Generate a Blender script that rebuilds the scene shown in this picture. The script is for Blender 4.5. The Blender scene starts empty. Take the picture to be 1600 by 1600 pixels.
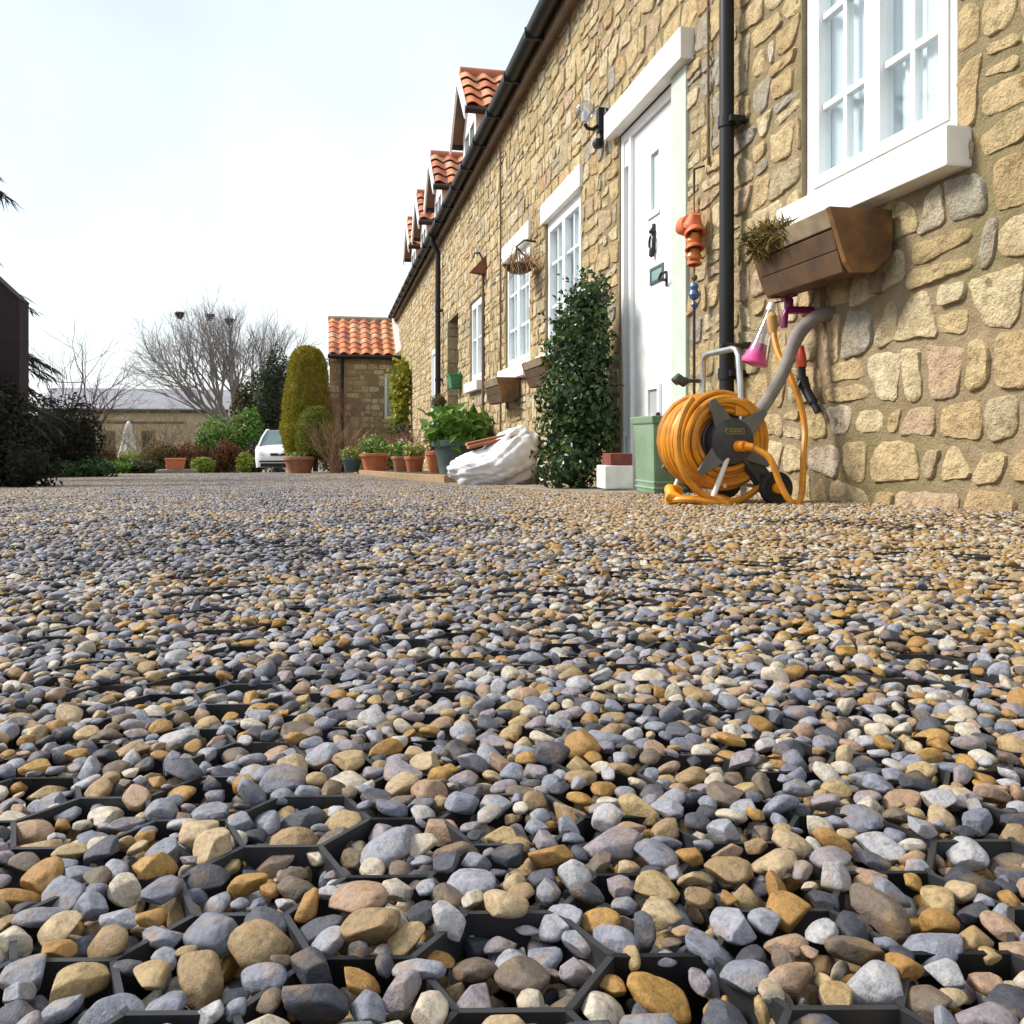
import bpy, bmesh, math, random
import numpy as np
from mathutils import Vector, Matrix, noise

# ------------------------------------------------------------------ camera, sky, sun, exposure
scene = bpy.context.scene
col = scene.collection
TH = math.radians(11.92)          # camera turned to the right of the lane direction (+Y)
F = 1350.0                        # focal length in pixels of a 1600 px frame
HY = 685.0                        # horizon row
cam_d = bpy.data.cameras.new('camera')
cam = bpy.data.objects.new('camera', cam_d)
col.objects.link(cam)
cam.location = (0, 0, 0)
cam.rotation_euler = (math.pi / 2, 0, -TH)
cam_d.sensor_width = 36
cam_d.lens = F / 1600 * 36
cam_d.shift_y = -(800 - HY) / 1600
cam_d.clip_start = 0.02
cam_d.clip_end = 1500
scene.camera = cam

SUN_AZ = Vector((-0.93, 0.36, 0)).normalized()
SUN_EL = math.radians(40)
world = bpy.data.worlds.new('World')
scene.world = world
world.use_nodes = True
wn = world.node_tree
wn.nodes.clear()
w_out = wn.nodes.new('ShaderNodeOutputWorld')
w_bg = wn.nodes.new('ShaderNodeBackground')
w_sky = wn.nodes.new('ShaderNodeTexSky')
w_sky.sky_type = 'NISHITA'
w_sky.sun_disc = False
w_sky.sun_elevation = SUN_EL
w_sky.sun_rotation = math.atan2(SUN_AZ.x, SUN_AZ.y)
w_sky.air_density = 1.0
w_sky.dust_density = 1.5
w_tc = wn.nodes.new('ShaderNodeTexCoord')
w_no = wn.nodes.new('ShaderNodeTexNoise')
w_no.noise_dimensions = '4D'
w_no.inputs['W'].default_value = 9.59
w_no.inputs['Scale'].default_value = 1.6
w_no.inputs['Detail'].default_value = 5
w_no.inputs['Roughness'].default_value = 0.5
w_rp = wn.nodes.new('ShaderNodeValToRGB')
w_rp.color_ramp.elements[0].position = 0.36
w_rp.color_ramp.elements[0].color = (0.50, 0.50, 0.50, 1)
w_rp.color_ramp.elements[1].position = 0.60
w_mx = wn.nodes.new('ShaderNodeMix')
w_mx.data_type = 'RGBA'
w_mx.inputs[7].default_value = (6.2, 6.6, 6.7, 1)
wn.links.new(w_tc.outputs['Generated'], w_no.inputs['Vector'])
wn.links.new(w_no.outputs['Fac'], w_rp.inputs['Fac'])
wn.links.new(w_rp.outputs['Color'], w_mx.inputs[0])
wn.links.new(w_sky.outputs['Color'], w_mx.inputs[6])
wn.links.new(w_mx.outputs[2], w_bg.inputs['Color'])
w_bg.inputs['Strength'].default_value = 0.10
wn.links.new(w_bg.outputs[0], w_out.inputs['Surface'])

sun_d = bpy.data.lights.new('sun', 'SUN')
sun_d.energy = 3.1
sun_d.angle = math.radians(17)
sun_d.color = (1.0, 0.93, 0.82)
sun = bpy.data.objects.new('sun', sun_d)
col.objects.link(sun)
sun_dir = Vector((SUN_AZ.x * math.cos(SUN_EL), SUN_AZ.y * math.cos(SUN_EL), math.sin(SUN_EL)))
sun.rotation_euler = sun_dir.to_track_quat('Z', 'Y').to_euler()
sun.location = sun_dir * 30

scene.view_settings.view_transform = 'Standard'
scene.view_settings.look = 'None'
scene.view_settings.exposure = 0.92
scene.view_settings.gamma = 1.0

# ------------------------------------------------------------------ helpers
W = 1.85                                   # house front stands at x = W, lane runs along +Y
CT, ST = math.cos(TH), math.sin(TH)

def ray(px):                               # bearing of a picture column from +Y (tan)
    return math.tan(math.atan((px - 800) / F) + TH)

def proj(x, y, z):
    d = x * ST + y * CT
    if d < 0.02: return None
    return 800 + F * (x * CT - y * ST) / d, HY - F * z / d, d

def ground_z(x, y):
    y = max(y, -2.0)
    z = -0.125 - 0.0384 * y
    t = min(max((y - 8) / 17, 0), 1)
    z += 0.125 * t * t * (3 - 2 * t)
    if y > 60: z = -0.0384 * 60
    return z

OFF = {}
def tag(o, label=None, cat=None, group=None, kind=None):
    if label: o['label'] = label
    if cat: o['category'] = cat
    if group: o['group'] = group
    if kind: o['kind'] = kind
    return o

def thing(name, label, cat, loc, group=None):
    o = bpy.data.objects.new(name, None)
    o.empty_display_size = 0.1
    col.objects.link(o)
    o.location = loc
    OFF[o.name] = Vector(loc)
    return tag(o, label, cat, group)

class MB:
    """collects verts / faces (world coordinates) with a per-face random value and material slot"""
    def __init__(s):
        s.v = []; s.f = []; s.r = []; s.m = []
    def face(s, idx, r=0.5, m=0):
        s.f.append(idx); s.r.append(r); s.m.append(m)
    def add(s, vs, fs, r=0.5, m=0):
        b = len(s.v)
        s.v.extend([tuple(p) for p in vs])
        for f in fs:
            s.f.append([i + b for i in f]); s.r.append(r); s.m.append(m)
        return s
    def box(s, a, b, r=0.5, m=0, M=None):
        x0, y0, z0 = a; x1, y1, z1 = b
        vs = [(x0,y0,z0),(x1,y0,z0),(x1,y1,z0),(x0,y1,z0),(x0,y0,z1),(x1,y0,z1),(x1,y1,z1),(x0,y1,z1)]
        if M is not None: vs = [M @ Vector(p) for p in vs]
        return s.add(vs, [(0,3,2,1),(4,5,6,7),(0,1,5,4),(1,2,6,5),(2,3,7,6),(3,0,4,7)], r, m)
    def hexa(s, vs, r=0.5, m=0):           # 8 corners, bottom loop then top loop
        return s.add(vs, [(0,3,2,1),(4,5,6,7),(0,1,5,4),(1,2,6,5),(2,3,7,6),(3,0,4,7)], r, m)
    def tube(s, pts, rad, n=8, caps=True, r=0.5, m=0):
        pts = [Vector(p) for p in pts]
        if not isinstance(rad, (list, tuple)): rad = [rad] * len(pts)
        b = len(s.v)
        up = None
        for i, p in enumerate(pts):
            t = (pts[min(i+1, len(pts)-1)] - pts[max(i-1, 0)])
            if t.length < 1e-9: t = Vector((0,0,1))
            t.normalize()
            if up is None:
                up = Vector((0,0,1)) if abs(t.z) < 0.9 else Vector((1,0,0))
            u = t.cross(up)
            if u.length < 1e-6: u = t.cross(Vector((0.3,0.9,0.2)))
            u.normalize(); w = u.cross(t).normalized(); up = w
            for k in range(n):
                a = 2 * math.pi * k / n
                q = p + (u * math.cos(a) + w * math.sin(a)) * rad[i]
                s.v.append(tuple(q))
        for i in range(len(pts) - 1):
            for k in range(n):
                k2 = (k + 1) % n
                s.face([b+i*n+k, b+i*n+k2, b+(i+1)*n+k2, b+(i+1)*n+k], r, m)
        if caps:
            s.face([b + k for k in range(n)][::-1], r, m)
            e = b + (len(pts)-1)*n
            s.face([e + k for k in range(n)], r, m)
        return s
    def lathe(s, prof, c=(0,0,0), n=24, M=None, r=0.5, m=0, jit=0.0, rng=None):
        b = len(s.v)
        for (rr, z) in prof:
            for k in range(n):
                a = 2 * math.pi * k / n
                q = rr * (1 + (rng.uniform(-jit, jit) if rng else 0))
                p = Vector((q*math.cos(a), q*math.sin(a), z))
                if M is not None: p = M @ p
                s.v.append((p.x + c[0], p.y + c[1], p.z + c[2]))
        for i in range(len(prof)-1):
            for k in range(n):
                k2 = (k+1) % n
                s.face([b+i*n+k, b+i*n+k2, b+(i+1)*n+k2, b+(i+1)*n+k], r, m)
        if prof[0][0] > 1e-5: s.face([b+k for k in range(n)][::-1], r, m)
        if prof[-1][0] > 1e-5:
            e = b + (len(prof)-1)*n
            s.face([e+k for k in range(n)], r, m)
        return s
    def leaf(s, p, d, nrm, L, wd, r=0.5, m=0, fold=0.25):
        side = d.cross(nrm)
        if side.length < 1e-5: return
        side.normalize()
        nn = side.cross(d).normalized()
        a = p; c = p + d * L
        mid = p + d * (L * 0.45)
        l = mid + side * wd * 0.5 + nn * wd * fold
        q = mid - side * wd * 0.5 + nn * wd * fold
        b = len(s.v)
        s.v.extend([tuple(a), tuple(l), tuple(c), tuple(q)])
        s.face([b, b+1, b+2], r, m); s.face([b, b+2, b+3], r, m)
    def mesh(s, name, off=Vector((0,0,0)), mats=(), smooth=False, sharp=40, bevel=0, merge=False):
        me = bpy.data.meshes.new(name)
        vs = [(p[0]-off[0], p[1]-off[1], p[2]-off[2]) for p in s.v]
        me.from_pydata(vs, [], s.f)
        me.update()
        if bevel or merge:
            bm = bmesh.new(); bm.from_mesh(me)
            if merge: bmesh.ops.remove_doubles(bm, verts=bm.verts, dist=1e-4)
            if bevel:
                bm.normal_update()
                es = [e for e in bm.edges if len(e.link_faces) == 2 and e.calc_face_angle(0) > 0.5]
                bmesh.ops.bevel(bm, geom=es, offset=bevel, segments=2, affect='EDGES', profile=0.6, clamp_overlap=True)
            bm.to_mesh(me); bm.free()
        else:
            at = me.attributes.new('rnd', 'FLOAT', 'FACE')
            at.data.foreach_set('value', np.array(s.r, dtype=np.float32))
            if any(s.m): me.polygons.foreach_set('material_index', np.array(s.m, dtype=np.int32))
        for m_ in mats: me.materials.append(m_)
        if smooth:
            me.polygons.foreach_set('use_smooth', [True]*len(me.polygons))
            if sharp: me.set_sharp_from_angle(angle=math.radians(sharp))
        return me
    def build(s, name, mat, parent=None, smooth=False, sharp=40, bevel=0, merge=False, label=None):
        off = OFF[parent.name] if parent else Vector((0,0,0))
        mats = mat if isinstance(mat, (list, tuple)) else [mat]
        me = s.mesh(name, off, mats, smooth, sharp, bevel, merge)
        o = bpy.data.objects.new(name, me)
        col.objects.link(o)
        if parent: o.parent = parent
        OFF[o.name] = off
        if label: o['label'] = label
        return o

def inst(name, me, parent, loc, rot=(0,0,0), scl=(1,1,1)):   # another object that shares a mesh; loc in world
    o = bpy.data.objects.new(name, me)
    col.objects.link(o)
    if parent:
        o.parent = parent
        o.location = Vector(loc) - OFF[parent.name]
    else:
        o.location = loc
    o.rotation_euler = rot; o.scale = scl
    OFF[o.name] = Vector(loc)
    return o

# ------------------------------------------------------------------ materials
def nodes_of(name):
    m = bpy.data.materials.new(name); m.use_nodes = True
    nt = m.node_tree
    return m, nt, nt.nodes['Principled BSDF']

def ramp(nt, stops, const=False):
    r = nt.nodes.new('ShaderNodeValToRGB')
    cr = r.color_ramp
    if const: cr.interpolation = 'CONSTANT'
    while len(cr.elements) < len(stops): cr.elements.new(0.5)
    for e, (p, c) in zip(cr.elements, stops):
        e.position = p; e.color = (c[0], c[1], c[2], 1)
    return r

def noise_n(nt, scale, detail=4, rough=0.55, coord='Object', dist=0.0):
    tc = nt.nodes.new('ShaderNodeTexCoord')
    n = nt.nodes.new('ShaderNodeTexNoise')
    n.inputs['Scale'].default_value = scale; n.inputs['Detail'].default_value = detail
    n.inputs['Roughness'].default_value = rough; n.inputs['Distortion'].default_value = dist
    if coord == 'World':
        g = nt.nodes.new('ShaderNodeNewGeometry'); nt.links.new(g.outputs['Position'], n.inputs['Vector'])
    else:
        nt.links.new(tc.outputs[coord], n.inputs['Vector'])
    return n

def mixc(nt, fac, a, b, mode='MIX'):
    m = nt.nodes.new('ShaderNodeMix'); m.data_type = 'RGBA'; m.blend_type = mode
    for sock, v in ((m.inputs[0], fac), (m.inputs[6], a), (m.inputs[7], b)):
        if isinstance(v, (int, float)): sock.default_value = v
        elif isinstance(v, tuple): sock.default_value = (v[0], v[1], v[2], 1)
        else: nt.links.new(v, sock)
    return m.outputs[2]

def bump(nt, bsdf, h, strength, dist):
    b = nt.nodes.new('ShaderNodeBump')
    b.inputs['Strength'].default_value = strength; b.inputs['Distance'].default_value = dist
    nt.links.new(h, b.inputs['Height'])
    nt.links.new(b.outputs[0], bsdf.inputs['Normal'])
    return b

def simple(name, c1, c2=None, rough=0.6, scale=8, bmp=0.0, bdist=0.01, metal=0.0, bscale=None, lo=0.35, hi=0.65, spec=None):
    m, nt, b = nodes_of(name)
    b.inputs['Roughness'].default_value = rough
    b.inputs['Metallic'].default_value = metal
    if spec is not None: b.inputs['Specular IOR Level'].default_value = spec
    if c2 is None: c2 = tuple(x * 0.8 for x in c1)
    n = noise_n(nt, scale)
    r = ramp(nt, [(lo, c1), (hi, c2)])
    nt.links.new(n.outputs['Fac'], r.inputs['Fac'])
    nt.links.new(r.outputs['Color'], b.inputs['Base Color'])
    if bmp:
        n2 = noise_n(nt, bscale or scale * 4, 6)
        bump(nt, b, n2.outputs['Fac'], bmp, bdist)
    return m

PEB = [(0.0,(0.33,0.25,0.165)),(0.08,(0.25,0.265,0.32)),(0.16,(0.48,0.39,0.28)),(0.23,(0.085,0.09,0.115)),
       (0.30,(0.37,0.235,0.12)),(0.37,(0.33,0.34,0.395)),(0.44,(0.38,0.28,0.22)),(0.50,(0.55,0.50,0.43)),
       (0.56,(0.16,0.13,0.11)),(0.62,(0.42,0.33,0.21)),(0.69,(0.29,0.265,0.295)),(0.76,(0.43,0.285,0.14)),(0.80,(0.43,0.43,0.46)),(0.87,(0.05,0.053,0.07)),(0.91,(0.19,0.20,0.25)),(0.95,(0.58,0.54,0.48))]
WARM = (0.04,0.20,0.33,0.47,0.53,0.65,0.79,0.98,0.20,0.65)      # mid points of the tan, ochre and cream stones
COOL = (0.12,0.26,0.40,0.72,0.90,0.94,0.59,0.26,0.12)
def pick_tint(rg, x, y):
    """more tan tints in a strip along the wall, more grey and dark ones in a band down the lane"""
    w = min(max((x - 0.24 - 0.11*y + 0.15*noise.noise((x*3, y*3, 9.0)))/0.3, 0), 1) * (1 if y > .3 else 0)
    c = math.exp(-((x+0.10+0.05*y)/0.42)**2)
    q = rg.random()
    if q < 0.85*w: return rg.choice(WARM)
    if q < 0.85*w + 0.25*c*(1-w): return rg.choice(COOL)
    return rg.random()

def pebble_mat(name, atype):
    m, nt, b = nodes_of(name)
    a = nt.nodes.new('ShaderNodeAttribute'); a.attribute_type = atype; a.attribute_name = 'tint'
    r = ramp(nt, PEB, True)
    nt.links.new(a.outputs['Fac'], r.inputs['Fac'])
    n = noise_n(nt, 420, 6, 0.7, 'World')
    n2 = noise_n(nt, 95, 4, 0.6, 'World')
    sp = ramp(nt, [(0.30, (0.42,0.40,0.39)), (0.48, (1,1,1)), (0.68, (1.45,1.4,1.32))])
    nt.links.new(n.outputs['Fac'], sp.inputs['Fac'])
    c = mixc(nt, 0.8, r.outputs['Color'], sp.outputs['Color'], 'MULTIPLY')
    st = ramp(nt, [(0.52, (0,0,0)), (0.7, (0.5,0.5,0.5))])
    nt.links.new(n2.outputs['Fac'], st.inputs['Fac'])
    c = mixc(nt, st.outputs['Color'], c, (0.40,0.27,0.13))
    n5 = noise_n(nt, 1100, 3, 0.7, 'World')
    fk = ramp(nt, [(0.30, (0.35,0.33,0.32)), (0.40, (1,1,1)), (0.62, (1,1,1)), (0.70, (1.7,1.65,1.55))])
    nt.links.new(n5.outputs['Fac'], fk.inputs['Fac'])
    c = mixc(nt, 0.7, c, fk.outputs['Color'], 'MULTIPLY')
    hs = nt.nodes.new('ShaderNodeHueSaturation'); hs.inputs['Saturation'].default_value = 1.25; hs.inputs['Value'].default_value = 0.70
    nt.links.new(c, hs.inputs['Color'])
    nt.links.new(hs.outputs[0], b.inputs['Base Color'])
    b.inputs['Roughness'].default_value = 0.55
    b.inputs['Specular IOR Level'].default_value = 0.4
    bump(nt, b, n.outputs['Fac'], 0.6, 0.0016)
    return m
M_PEB_I = pebble_mat('pebble_loose', 'INSTANCER')
M_PEB_G = pebble_mat('pebble_bed', 'GEOMETRY')

def stone_mat(name, pal, green=0.35, scale=1.0):
    m, nt, b = nodes_of(name)
    a = nt.nodes.new('ShaderNodeAttribute'); a.attribute_name = 'rnd'
    r = ramp(nt, pal, True)
    nt.links.new(a.outputs['Fac'], r.inputs['Fac'])
    n1 = noise_n(nt, 22*scale, 6, 0.65, 'World')
    n2 = noise_n(nt, 7*scale, 4, 0.6, 'World')
    n3 = noise_n(nt, 1.3, 5, 0.6, 'World')
    n4 = noise_n(nt, 90*scale, 4, 0.7, 'World')
    s1 = ramp(nt, [(0.30, (0.50,0.43,0.35)), (0.46, (0.95,0.95,0.95)), (0.70, (1.3,1.28,1.22))])
    nt.links.new(n1.outputs['Fac'], s1.inputs['Fac'])
    c = mixc(nt, 0.9, r.outputs['Color'], s1.outputs['Color'], 'MULTIPLY')
    s2 = ramp(nt, [(0.5, (0,0,0)), (0.72, (0.48,0.48,0.48))])
    nt.links.new(n2.outputs['Fac'], s2.inputs['Fac'])
    c = mixc(nt, s2.outputs['Color'], c, (0.44,0.29,0.15))
    s3 = ramp(nt, [(0.52, (0,0,0)), (0.7, (green,)*3)])
    nt.links.new(n3.outputs['Fac'], s3.inputs['Fac'])
    c = mixc(nt, s3.outputs['Color'], c, (0.17,0.17,0.06))
    pit = ramp(nt, [(0.27, (0.35,0.3,0.25)), (0.36, (1,1,1))])
    nt.links.new(n4.outputs['Fac'], pit.inputs['Fac'])
    c = mixc(nt, 0.8, c, pit.outputs['Color'], 'MULTIPLY')
    hs = nt.nodes.new('ShaderNodeHueSaturation'); hs.inputs['Value'].default_value = 0.95
    nt.links.new(c, hs.inputs['Color']); nt.links.new(hs.outputs[0], b.inputs['Base Color'])
    b.inputs['Roughness'].default_value = 0.9
    b.inputs['Specular IOR Level'].default_value = 0.2
    ad = nt.nodes.new('ShaderNodeMath'); ad.operation = 'MULTIPLY_ADD'
    nt.links.new(n4.outputs['Fac'], ad.inputs[0]); ad.inputs[1].default_value = 0.45
    nt.links.new(n1.outputs['Fac'], ad.inputs[2])
    bump(nt, b, ad.outputs[0], 1.0, 0.036)
    return m
STP = [(0.0,(0.60,0.47,0.27)),(0.16,(0.67,0.56,0.36)),(0.32,(0.56,0.42,0.235)),(0.46,(0.64,0.51,0.30)),
       (0.60,(0.51,0.43,0.28)),(0.70,(0.70,0.60,0.41)),(0.80,(0.56,0.42,0.29)),(0.88,(0.43,0.40,0.34)),(0.94,(0.55,0.38,0.21)),(0.97,(0.66,0.57,0.45))]
M_STONE = stone_mat('limestone_rubble', STP)
M_STONE_FAR = stone_mat('annex_stone', [(0.0,(0.42,0.33,0.19)),(0.2,(0.58,0.49,0.33)),(0.4,(0.33,0.25,0.15)),(0.55,(0.48,0.38,0.22)),(0.75,(0.66,0.58,0.43)),(0.88,(0.30,0.24,0.16))], 0.3)

def mortar_mat(name, c1, c2, green):
    m, nt, b = nodes_of(name)
    n1 = noise_n(nt, 12, 6, 0.65, 'World'); n3 = noise_n(nt, 1.7, 5, 0.6, 'World'); n4 = noise_n(nt, 120, 4, 0.7, 'World')
    r = ramp(nt, [(0.3, c1), (0.7, c2)]); nt.links.new(n1.outputs['Fac'], r.inputs['Fac'])
    s3 = ramp(nt, [(0.44, (0,0,0)), (0.68, (green,)*3)]); nt.links.new(n3.outputs['Fac'], s3.inputs['Fac'])
    c = mixc(nt, s3.outputs['Color'], r.outputs['Color'], (0.15,0.155,0.045))
    nt.links.new(c, b.inputs['Base Color'])
    b.inputs['Roughness'].default_value = 0.95; b.inputs['Specular IOR Level'].default_value = 0.15
    ad = nt.nodes.new('ShaderNodeMath'); ad.operation = 'MULTIPLY_ADD'
    nt.links.new(n4.outputs['Fac'], ad.inputs[0]); ad.inputs[1].default_value = 0.3
    nt.links.new(n1.outputs['Fac'], ad.inputs[2])
    bump(nt, b, ad.outputs[0], 1.0, 0.035)
    return m
M_MORTAR = mortar_mat('lime_mortar', (0.40,0.31,0.20), (0.27,0.205,0.13), 0.5)
M_WHITE = simple('white_paint', (0.79,0.80,0.81), (0.70,0.71,0.71), 0.45, 4, 0.08, 0.004, lo=.48, hi=.8)
M_UPVC = simple('white_plastic', (0.80,0.81,0.82), (0.68,0.69,0.68), 0.35, 5, lo=.5, hi=.8)
M_SILL = simple('painted_sill', (0.81,0.80,0.78), (0.66,0.62,0.56), 0.6, 5, 0.3, 0.006, lo=.45, hi=.75)
M_PALE = simple('pale_green_paint', (0.50,0.58,0.52), (0.43,0.50,0.43), 0.6, 8, 0.3, 0.004)
M_BLACK = simple('black_plastic', (0.010,0.010,0.013), (0.016,0.016,0.019), 0.45, 4, spec=0.3)
M_IRON = simple('black_iron', (0.012,0.012,0.013), (0.03,0.025,0.02), 0.5, 14, 0.2, 0.002)
M_CURTAIN = simple('net_curtain', (0.84,0.86,0.88), (0.78,0.81,0.84), 0.9, 3)
M_WOOD = simple('oiled_wood', (0.095,0.048,0.02), (0.05,0.025,0.011), 0.65, 9, 0.3, 0.004)
M_WOODG = simple('weathered_wood', (0.26,0.20,0.125), (0.15,0.11,0.07), 0.8, 10, 0.3, 0.004)
M_WOODEND = simple('wood_end_board', (0.20,0.092,0.025), (0.07,0.032,0.012), 0.6, 9, 0.3, 0.004)
M_SOIL = simple('soil', (0.035,0.022,0.014), (0.06,0.04,0.025), 0.95, 20, 0.5, 0.01)
M_MOSS = simple('dry_moss', (0.16,0.11,0.02), (0.09,0.07,0.015), 0.95, 30)
M_TERRA = simple('terracotta', (0.50,0.17,0.075), (0.40,0.12,0.05), 0.75, 9, 0.2, 0.004)
M_TERRA_OLD = simple('old_terracotta', (0.42,0.17,0.09), (0.30,0.13,0.08), 0.85, 7, 0.3, 0.005)
M_TEAL = simple('teal_glaze', (0.075,0.12,0.12), (0.05,0.085,0.085), 0.45, 5)
M_GREENPLASTIC = simple('sage_plastic', (0.20,0.30,0.20), (0.14,0.20,0.13), 0.5, 4)
M_GREENBOX = simple('green_metal', (0.05,0.22,0.09), (0.04,0.17,0.07), 0.5, 4)
M_BAG = simple('woven_bag', (0.76,0.76,0.78), (0.66,0.66,0.70), 0.75, 14, 0.4, 0.02, bscale=9)
M_HOSE = simple('orange_hose', (0.64,0.26,0.014), (0.40,0.16,0.02), 0.42, 14, lo=.42, hi=.72)
M_HOSE_CON = simple('orange_plastic', (0.80,0.30,0.01), (0.70,0.25,0.01), 0.35, 6)
M_REEL = simple('dark_grey_plastic', (0.030,0.033,0.037), (0.075,0.072,0.066), 0.5, 18, lo=.45, hi=.75)
M_SPOKE = simple('grey_plastic', (0.14,0.145,0.14), (0.10,0.105,0.10), 0.5, 6)
M_STEEL = simple('brushed_steel', (0.62,0.63,0.64), (0.52,0.53,0.54), 0.3, 20, metal=0.9)
M_LEGW = simple('white_tube', (0.75,0.74,0.72), (0.62,0.60,0.57), 0.4, 10)
M_LAG = simple('grey_foam', (0.17,0.15,0.14), (0.24,0.215,0.20), 0.9, 14, 0.3, 0.004)
M_PINK = simple('pink_plastic', (0.72,0.10,0.32), (0.62,0.08,0.27), 0.35, 6)
M_MAGENTA = simple('magenta_plastic', (0.22,0.015,0.10), (0.16,0.01,0.08), 0.35, 6)
M_RED = simple('red_plastic', (0.60,0.07,0.03), (0.5,0.05,0.02), 0.4, 6)
M_CORAL = simple('coral_terracotta', (0.68,0.18,0.07), (0.52,0.12,0.045), 0.6, 12, 0.3, 0.004)
M_ORANGE = simple('amber_glaze', (0.60,0.20,0.03), (0.38,0.09,0.02), 0.4, 12)
M_BLUE = simple('blue_glass_bead', (0.05,0.10,0.28), (0.10,0.18,0.35), 0.15, 9)
M_ROPE = simple('rope', (0.20,0.13,0.08), (0.13,0.08,0.05), 0.9, 40)
M_BRICKRED = simple('red_brick', (0.20,0.05,0.035), (0.14,0.035,0.025), 0.9, 16, 0.4, 0.004)
M_CONC = simple('white_block', (0.74,0.74,0.72), (0.62,0.61,0.58), 0.8, 12, 0.3, 0.004)
M_SLAB = simple('stone_slab', (0.16,0.145,0.115), (0.24,0.21,0.16), 0.9, 9, 0.4, 0.006)
M_KERB = simple('kerb_brick', (0.34,0.23,0.13), (0.27,0.17,0.10), 0.9, 6, 0.4, 0.006)
M_FASCIA = simple('brown_fascia', (0.20,0.13,0.08), (0.14,0.09,0.06), 0.7, 6)
M_LEAD = simple('lead_flashing', (0.55,0.55,0.54), (0.42,0.42,0.42), 0.6, 6)
M_RIDGE = simple('ridge_mortar', (0.30,0.26,0.20), (0.22,0.19,0.15), 0.9, 9, 0.4, 0.01)
M_KNOCK = simple('dark_bronze', (0.03,0.03,0.035), (0.05,0.05,0.055), 0.35, 20, metal=0.6)
M_LETTER = simple('letterbox_metal', (0.10,0.15,0.15), (0.08,0.12,0.12), 0.35, 10, metal=0.7)
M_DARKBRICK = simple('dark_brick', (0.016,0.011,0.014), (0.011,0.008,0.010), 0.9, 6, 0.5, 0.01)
M_BARK = simple('bark', (0.085,0.07,0.058), (0.055,0.045,0.04), 0.9, 8)
M_TWIG = simple('twig', (0.13,0.085,0.075), (0.09,0.06,0.055), 0.9, 8)
M_TWIGPINK = simple('pink_twig', (0.34,0.17,0.14), (0.26,0.12,0.10), 0.9, 8)
M_NEST = simple('stick_nest', (0.03,0.025,0.022), (0.045,0.035,0.03), 0.95, 18)
M_BARNROOF = simple('grey_sheet_roof', (0.27,0.27,0.31), (0.20,0.20,0.235), 0.7, 1.2)
M_BARNWALL = simple('buff_barn_wall', (0.62,0.52,0.36), (0.42,0.36,0.22), 0.9, 1.2, 0.3, 0.02)
M_BEAM = simple('dark_timber', (0.035,0.03,0.025), (0.05,0.04,0.03), 0.8, 6)
M_CAR = simple('white_car_paint', (0.80,0.81,0.83), (0.79,0.80,0.82), 0.18, 2)
M_CARGLASS = simple('tinted_glass', (0.13,0.19,0.20), (0.10,0.15,0.16), 0.06, 2)
M_TYRE = simple('tyre_rubber', (0.012,0.012,0.013), (0.02,0.02,0.02), 0.8, 8)
M_CHROME = simple('chrome', (0.7,0.7,0.72), (0.65,0.65,0.67), 0.12, 3, metal=1.0)

def tile_mat():
    m, nt, b = nodes_of('clay_pantile')
    oi = nt.nodes.new('ShaderNodeObjectInfo')
    r = ramp(nt, [(0.0,(0.56,0.20,0.09)),(0.2,(0.62,0.25,0.12)),(0.4,(0.48,0.16,0.08)),(0.6,(0.60,0.29,0.16)),(0.8,(0.38,0.15,0.09)),(0.9,(0.52,0.30,0.19))], True)
    nt.links.new(oi.outputs['Random'], r.inputs['Fac'])
    n = noise_n(nt, 6, 5, 0.6, 'World')
    s = ramp(nt, [(0.32,(0.45,0.42,0.38)),(0.5,(1.0,1.0,1.0)),(0.7,(1.2,1.15,1.05))]); nt.links.new(n.outputs['Fac'], s.inputs['Fac'])
    nt.links.new(mixc(nt, 0.8, r.outputs['Color'], s.outputs['Color'], 'MULTIPLY'), b.inputs['Base Color'])
    b.inputs['Roughness'].default_value = 0.8
    return m
M_TILE = tile_mat()

def glass_mat(name, tint=(0.93,0.97,0.98), gl=0.12):
    m, nt, b = nodes_of(name)
    nt.nodes.remove(b)
    out = [n for n in nt.nodes if n.type == 'OUTPUT_MATERIAL'][0]
    t = nt.nodes.new('ShaderNodeBsdfTransparent'); t.inputs[0].default_value = (*tint, 1)
    g = nt.nodes.new('ShaderNodeBsdfGlossy'); g.inputs['Roughness'].default_value = 0.03
    mx = nt.nodes.new('ShaderNodeMixShader'); mx.inputs[0].default_value = gl
    nt.links.new(t.outputs[0], mx.inputs[1]); nt.links.new(g.outputs[0], mx.inputs[2])
    nt.links.new(mx.outputs[0], out.inputs['Surface'])
    return m
M_GLASS = glass_mat('window_glass')
M_CLEAR = glass_mat('clear_plastic', (0.80,0.84,0.90), 0.2)

def leaf_mat(name, cols, rough=0.45, trans=0.25):
    m, nt, b = nodes_of(name)
    a = nt.nodes.new('ShaderNodeAttribute'); a.attribute_name = 'rnd'
    n = len(cols)
    r = ramp(nt, [(i / max(n-1,1), c) for i, c in enumerate(cols)])
    nt.links.new(a.outputs['Fac'], r.inputs['Fac'])
    nt.links.new(r.outputs['Color'], b.inputs['Base Color'])
    b.inputs['Roughness'].default_value = rough
    b.inputs['Specular IOR Level'].default_value = 0.35
    tl = nt.nodes.new('ShaderNodeBsdfTranslucent')
    nt.links.new(r.outputs['Color'], tl.inputs['Color'])
    mx = nt.nodes.new('ShaderNodeMixShader'); mx.inputs[0].default_value = trans
    out = [q for q in nt.nodes if q.type == 'OUTPUT_MATERIAL'][0]
    nt.links.new(b.outputs[0], mx.inputs[1]); nt.links.new(tl.outputs[0], mx.inputs[2])
    nt.links.new(mx.outputs[0], out.inputs['Surface'])
    return m
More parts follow.
